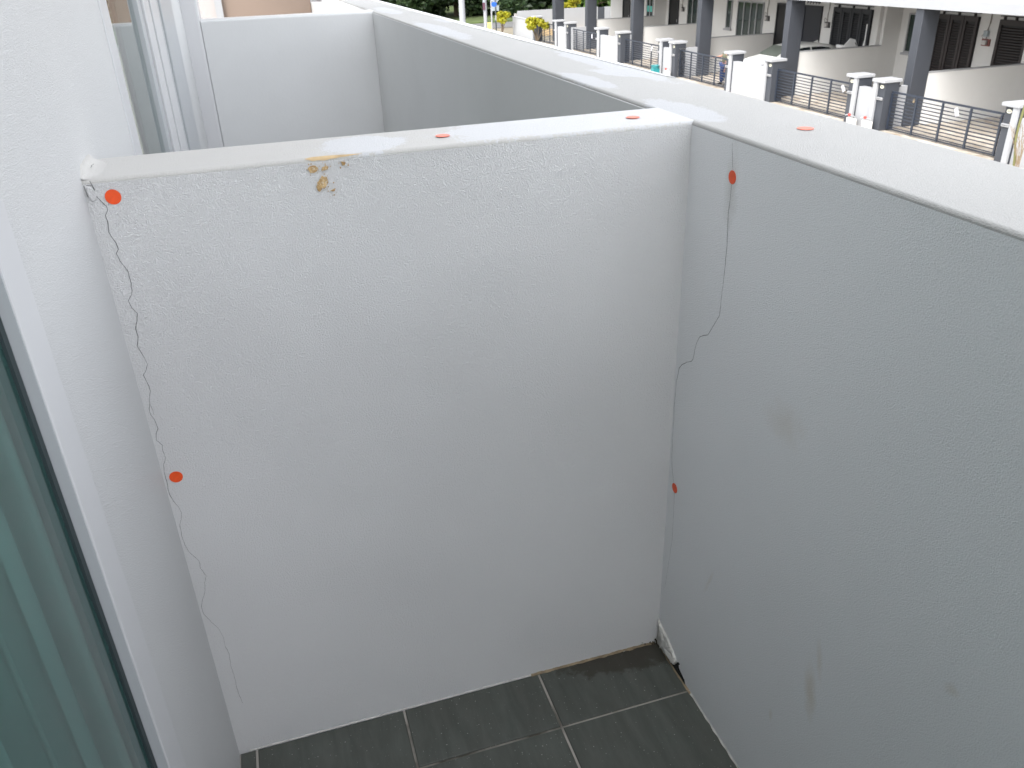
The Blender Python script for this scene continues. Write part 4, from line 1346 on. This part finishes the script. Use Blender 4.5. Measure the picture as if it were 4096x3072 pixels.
for sx_ in (0.25, -0.22):
    B().ball((px + sx_, py + 0.06, Z + 0.045), 0.05, 0.95, 2.4, 0.9, 10, 7).mk('shoe', 'shoe', pe, smooth=True)
for (hx, hy, hz, dx, dz) in ((px + 0.57, py + 0.205, Z + 1.05, 1, -0.1), (px - 0.23, py + 0.165, Z + 0.665, 0.05, -1)):
    hb = B().ball((hx + 0.03 * dx, hy, hz + 0.03 * dz), 0.042, 1.1, 0.55, 1.0, 10, 7)
    for k in range(4):
        o_ = (k - 1.5) * 0.018
        a = Vector((hx + 0.06 * dx, hy, hz + 0.06 * dz)) + (Vector((0, 0, o_)) if abs(dx) > 0.5 else Vector((o_, 0, 0)))
        L_ = (0.065, 0.078, 0.072, 0.055)[k]
        hb.tube([a, a + Vector((dx, 0.1, dz)) * L_ * 0.5, a + Vector((dx, 0.35, dz)) * L_], [0.009, 0.0085, 0.007], 6)
    a = Vector((hx + 0.015 * dx, hy + 0.02, hz + 0.02 * dz))
    side = Vector((0, 0.3, 1)) if abs(dx) > 0.5 else Vector((1, 0.3, 0))
    hb.tube([a, a + (side * 0.6 + Vector((dx, 0, dz))) * 0.035, a + (side * 0.5 + Vector((dx, 0, dz)) * 1.4) * 0.05], [0.011, 0.010, 0.008], 6)
    hb.mk('hand', 'skin', pe, smooth=True)

# ---- far end of the street: boundary walls, shrubs, poles, trees
fw_ = thing('boundary_wall', 'white boundary wall running away from the last gate pier', 'wall', (56.3, -18.9, ZG))
bx('wall_body', 'bg_trim', fw_, 53.4, 58.3, -18.86, -18.70, -4.0, -2.72)
bx('coping', 'bg_trim', fw_, 53.36, 58.34, -18.89, -18.67, -2.719, -2.68)
bw = thing('boundary_wall', 'white back boundary wall with a dark metal gate, beyond the last house', 'wall', (58.0, -23.0, ZG))
bx('wall_body', 'bg_trim', bw, 58.0, 58.16, -24.93, -19.0, -4.0, -2.36)
bx('wall_body', 'bg_trim', bw, 58.0, 58.16, -28.0, -25.46, -4.0, -2.40)
bx('side_gate', 'bg_grey', bw, 58.04, 58.10, -25.45, -24.94, -4.0, -2.40)
bx('brown_base', 'brown_edge', bw, 57.6, 57.99, -24.5, -20.4, -4.0, -3.60)
yw = thing('boundary_wall', 'pale wall behind the sloping white boundary wall, before the trees', 'wall', (59.0, -18.9, ZG))
bx('wall_body', 'pink', yw, 58.6, 58.75, -22.2, -18.95, -4.0, -2.55)

def leaves(name, mat, parent, blobs, count, size, seed):
    rnd = random.Random(seed)
    org = parent.location
    vs, fs = [], []
    tot = sum(b[3] * b[4] * b[5] for b in blobs)
    for (cx, cy, cz, rx, ry, rz) in blobs:
        n_ = int(count * rx * ry * rz / tot)
        for k in range(n_):
            d = Vector((rnd.gauss(0, 1), rnd.gauss(0, 1), rnd.gauss(0, 1))).normalized()
            r = rnd.random() ** 0.33
            if rnd.random() < 0.5:
                r = 0.75 + 0.3 * rnd.random()
            lump = 1 + 0.30 * noise.noise(d * 2.3 + Vector((cx, cy, cz)))
            p = Vector((cx + d.x * r * rx * lump, cy + d.y * r * ry * lump, cz + d.z * r * rz * lump)) - org
            a = Vector((rnd.gauss(0, 1), rnd.gauss(0, 1), rnd.gauss(0, 0.6))).normalized()
            b_ = a.orthogonal().normalized()
            b_ = (b_ * math.cos(rnd.random() * 6.28) + a.cross(b_) * math.sin(rnd.random() * 6.28))
            s_ = size * rnd.uniform(0.6, 1.3)
            i = len(vs)
            vs += [p - a * s_, p + b_ * s_ * 0.5, p + a * s_, p - b_ * s_ * 0.5]
            fs.append((i, i + 1, i + 2, i + 3))
    me = bpy.data.meshes.new(name)
    me.from_pydata(vs, [], fs)
    me.materials.append(MAT[mat])
    o = bpy.data.objects.new(name, me)
    C.objects.link(o)
    o.parent = parent
    return o

def shrub(x, y, z0, zc, label, n_, seed, spread=1.0):
    t = thing('yellow_shrub', label, 'shrub', (x, y, z0), 'yellow green shrubs')
    rnd = random.Random(seed)
    bl = []
    st = B()
    for k in range(7):
        a = rnd.uniform(0, 6.28)
        r = rnd.uniform(0.15, 0.55) * spread
        c = (x + r * math.cos(a) * 1.3, y + r * math.sin(a), zc + rnd.uniform(-0.28, 0.30))
        bl.append((*c, 0.34 * spread, 0.26 * spread, 0.20))
        st.tube([(x + rnd.uniform(-.05, .05), y + rnd.uniform(-.05, .05), z0), (x + 0.4 * (c[0] - x), y + 0.4 * (c[1] - y), (z0 + c[2]) / 2), c], [0.04, 0.028, 0.012], 6)
    st.mk('stem', 'bark', t)
    leaves('foliage', 'leaf_yellow', t, bl, n_, 0.10, seed)
shrub(51.4, -18.12, ZG, -2.78, 'yellow green shrub in front of the farthest gate pier', 1500, 3)
shrub(57.9, -17.8, ZG, -2.72, 'yellow green shrub at the far corner of the sloping boundary wall', 1100, 5, 0.85)
shrub(61.5, -24.2, ZG, -2.25, 'yellow green shrub rising behind the back boundary wall', 2200, 8, 1.3)

# bare twigs by the nearest gate pier
tw = thing('bare_plant', 'bare leafless plant with one thick green stem before the nearest low white wall', 'plant', (14.45, -17.9, ZG))
B().tube([(14.62, -17.95, ZG), (14.66, -17.93, -3.5), (14.73, -17.90, -3.1), (14.74, -17.9, -2.75), (14.70, -17.9, -2.2), (14.68, -17.9, -1.9)], [0.028, 0.028, 0.026, 0.026, 0.03, 0.02], 8).mk('stem', 'green_stem', tw)
rt_ = random.Random(21)
tb = B()
base = Vector((14.47, -17.88, ZG))
for tip in ((15.05, -17.9, -2.72), (14.95, -17.9, -2.78), (14.90, -17.9, -2.83), (14.82, -17.9, -2.62), (14.62, -17.9, -2.85), (14.78, -17.9, -2.95), (14.45, -17.9, -2.6), (14.70, -17.9, -2.66), (14.35, -17.9, -2.9)):
    tip = Vector(tip)
    pts = [base]
    for k in range(1, 7):
        f_ = k / 6
        q = base.lerp(tip, f_)
        q.x -= 0.10 * math.sin(f_ * math.pi) * (1 if tip.x > 14.6 else -0.5)
        pts.append(q + Vector((rt_.gauss(0, 0.015), rt_.gauss(0, 0.02), rt_.gauss(0, 0.01))))
    tb.tube(pts, [0.011, 0.010, 0.009, 0.008, 0.007, 0.006, 0.004], 5)
    for k in (3, 4, 5):
        p = pts[k]
        tb.tube([p, p + Vector((rt_.uniform(-0.1, 0.12), 0.02, rt_.uniform(0.08, 0.2)))], [0.005, 0.003], 4)
tb.mk('twigs', 'twig', tw)

def pole(x, y, r0, r1, z1, label, mat='pole', name='street_lamp', cat='pole'):
    t = thing(name, label, cat, (x, y, -3.97))
    B().tube([(x, y, -3.97), (x, y, z1)], [r0, r1], 14).mk('post', mat, t)
    return t
lp = pole(30.0, -8.05, 0.115, 0.095, 5.0, 'thick pale concrete lamp post standing before the dark hedge trees', cat='lamp post')
B().tube([(30.0, -8.05, 5.0), (30.0, -8.6, 5.5), (30.0, -9.8, 5.7)], 0.05, 8).mk('arm', 'pole', lp)
bx('lamp_head', 'pole', lp, 29.85, 30.15, -10.4, -9.8, 5.62, 5.78, 0.04)
p2 = pole(45.0, -13.06, 0.095, 0.09, 3.5, 'pale post with a dark maroon plate, left of the road signs', name='sign_post')
bx('plate', 'maroon', p2, 44.86, 44.98, -13.03, -12.93, -1.36, -1.02)
bx('plate', 'sign_back', p2, 44.86, 44.98, -13.03, -12.94, -1.018, -0.80)
p3 = pole(60.0, -17.68, 0.052, 0.05, 1.5, 'thin grey post with the edge of a round blue sign', name='sign_post')
bb = B()
n = 20
bb.prism([(59.93, -17.86 + 0.20 * math.cos(2 * math.pi * k / n), -1.96 + 0.16 * math.sin(2 * math.pi * k / n)) for k in range(n)], (0.02, 0, 0))
bb.mk('sign_plate', 'blue_sign', p3)
p4 = pole(61.5, -18.42, 0.045, 0.045, 1.5, 'dark post with grey backs of a triangular and a rectangular sign', 'pole_dark', name='sign_post')
B().prism([(61.56, -18.0, -1.62), (61.56, -18.84, -1.62), (61.56, -18.42, -2.10)], (0.02, 0, 0)).mk('sign_plate', 'sign_back', p4)
bx('sign_plate', 'sign_back', p4, 61.56, 61.58, -18.70, -18.13, -2.49, -2.14, 0.004)
bo = pole(60.5, -18.13, 0.05, 0.05, -2.72, 'short black and white marker post beside the far shrub', 'pole_dark', name='marker_post')
B().tube([(60.5, -18.13, -3.03), (60.5, -18.13, -2.71)], 0.054, 12).mk('white_band', 'bg_trim', bo)
ym = thing('yellow_marker', 'yellow painted kerb block at the foot of the far posts', 'kerb block', (60.3, -17.55, ZG))
b = B().box(60.1, 60.4, -17.72, -17.22, -3.96, -3.14)
b.bevel(0.05, 2)
b.mk('block', 'yellow', ym)

TREES = [(77, -3, 'leaf_dark', 3.4), (79, -9, 'leaf_dark', 3.6), (77, -15.5, 'leaf_dark', 3.6), (80, -20, 'leaf_dark', 3.8), (77.5, -25.5, 'leaf_dark', 3.5),
         (74, -30.5, 'leaf_mid', 3.2), (76, -35.5, 'leaf_mid', 3.6), (81, 3, 'leaf_dark', 3.8), (86, -27, 'leaf_dark', 4.2), (84, -13, 'leaf_dark', 4.2)]
TL = ['dark hedge tree left of the thick lamp post', 'dark hedge tree directly behind the thick lamp post', 'dark hedge tree behind the maroon plate post',
      'dark hedge tree behind the triangular road sign', 'dark hedge tree behind the sloping pale wall', 'lighter green tree behind the dark side gate',
      'lighter green tree showing beside the last house end wall', 'dark hedge tree farthest left above the brown wing slab',
      'dark tree in the second line behind the back boundary wall', 'dark tree in the second line between the lamp post and road signs']
for i, ((x, y, m_, r), lab) in enumerate(zip(TREES, TL)):
    t = thing('hedge_tree', lab, 'tree', (x, y, -3.9), 'trees at the end of the street')
    rnd = random.Random(i * 7 + 1)
    B().tube([(x, y, -3.9), (x + 0.2, y + 0.1, -1.0), (x, y, 2.0), (x + 0.2, y, 4.5)], [0.24, 0.2, 0.16, 0.06], 9).mk('trunk', 'bark', t)
    lim = B()
    bl = []
    for k in range(18):
        a = rnd.uniform(0, 6.28)
        rr_ = rnd.uniform(0.4, 0.85) * r
        c = (x + rr_ * math.cos(a), y + rr_ * math.sin(a) * 1.05, rnd.uniform(-3.2, -0.8) if k % 2 else rnd.uniform(-2.0, 4.0))
        bl.append((*c, r * rnd.uniform(0.36, 0.5), r * rnd.uniform(0.36, 0.5), rnd.uniform(0.9, 1.4)))
        lim.tube([(x, y, min(c[2] - 0.4, 3.5)), c], [0.08, 0.03], 5)
    lim.mk('limbs', 'bark', t)
    leaves('crown', m_, t, bl, 11000, 0.27, i + 40)

# far wood that closes the view behind the hedge trees
wd = thing('wood_root', 'x', 'x', (100, -20, -3.9))
bl = []
rnd = random.Random(77)
for k in range(60):
    bl.append((rnd.uniform(88, 100), rnd.uniform(-75, 25), rnd.uniform(-3.0, 6.0), 3.5, 3.5, 2.0))
wo2 = leaves('far_wood', 'leaf_dark', wd, bl, 26000, 0.42, 5)
wo2.parent = None
wo2.location = wd.location
bpy.data.objects.remove(wd)
wo2['kind'] = 'stuff'
wo2['label'] = 'dark far wood closing the view behind the hedge trees'
wo2['category'] = 'wood'
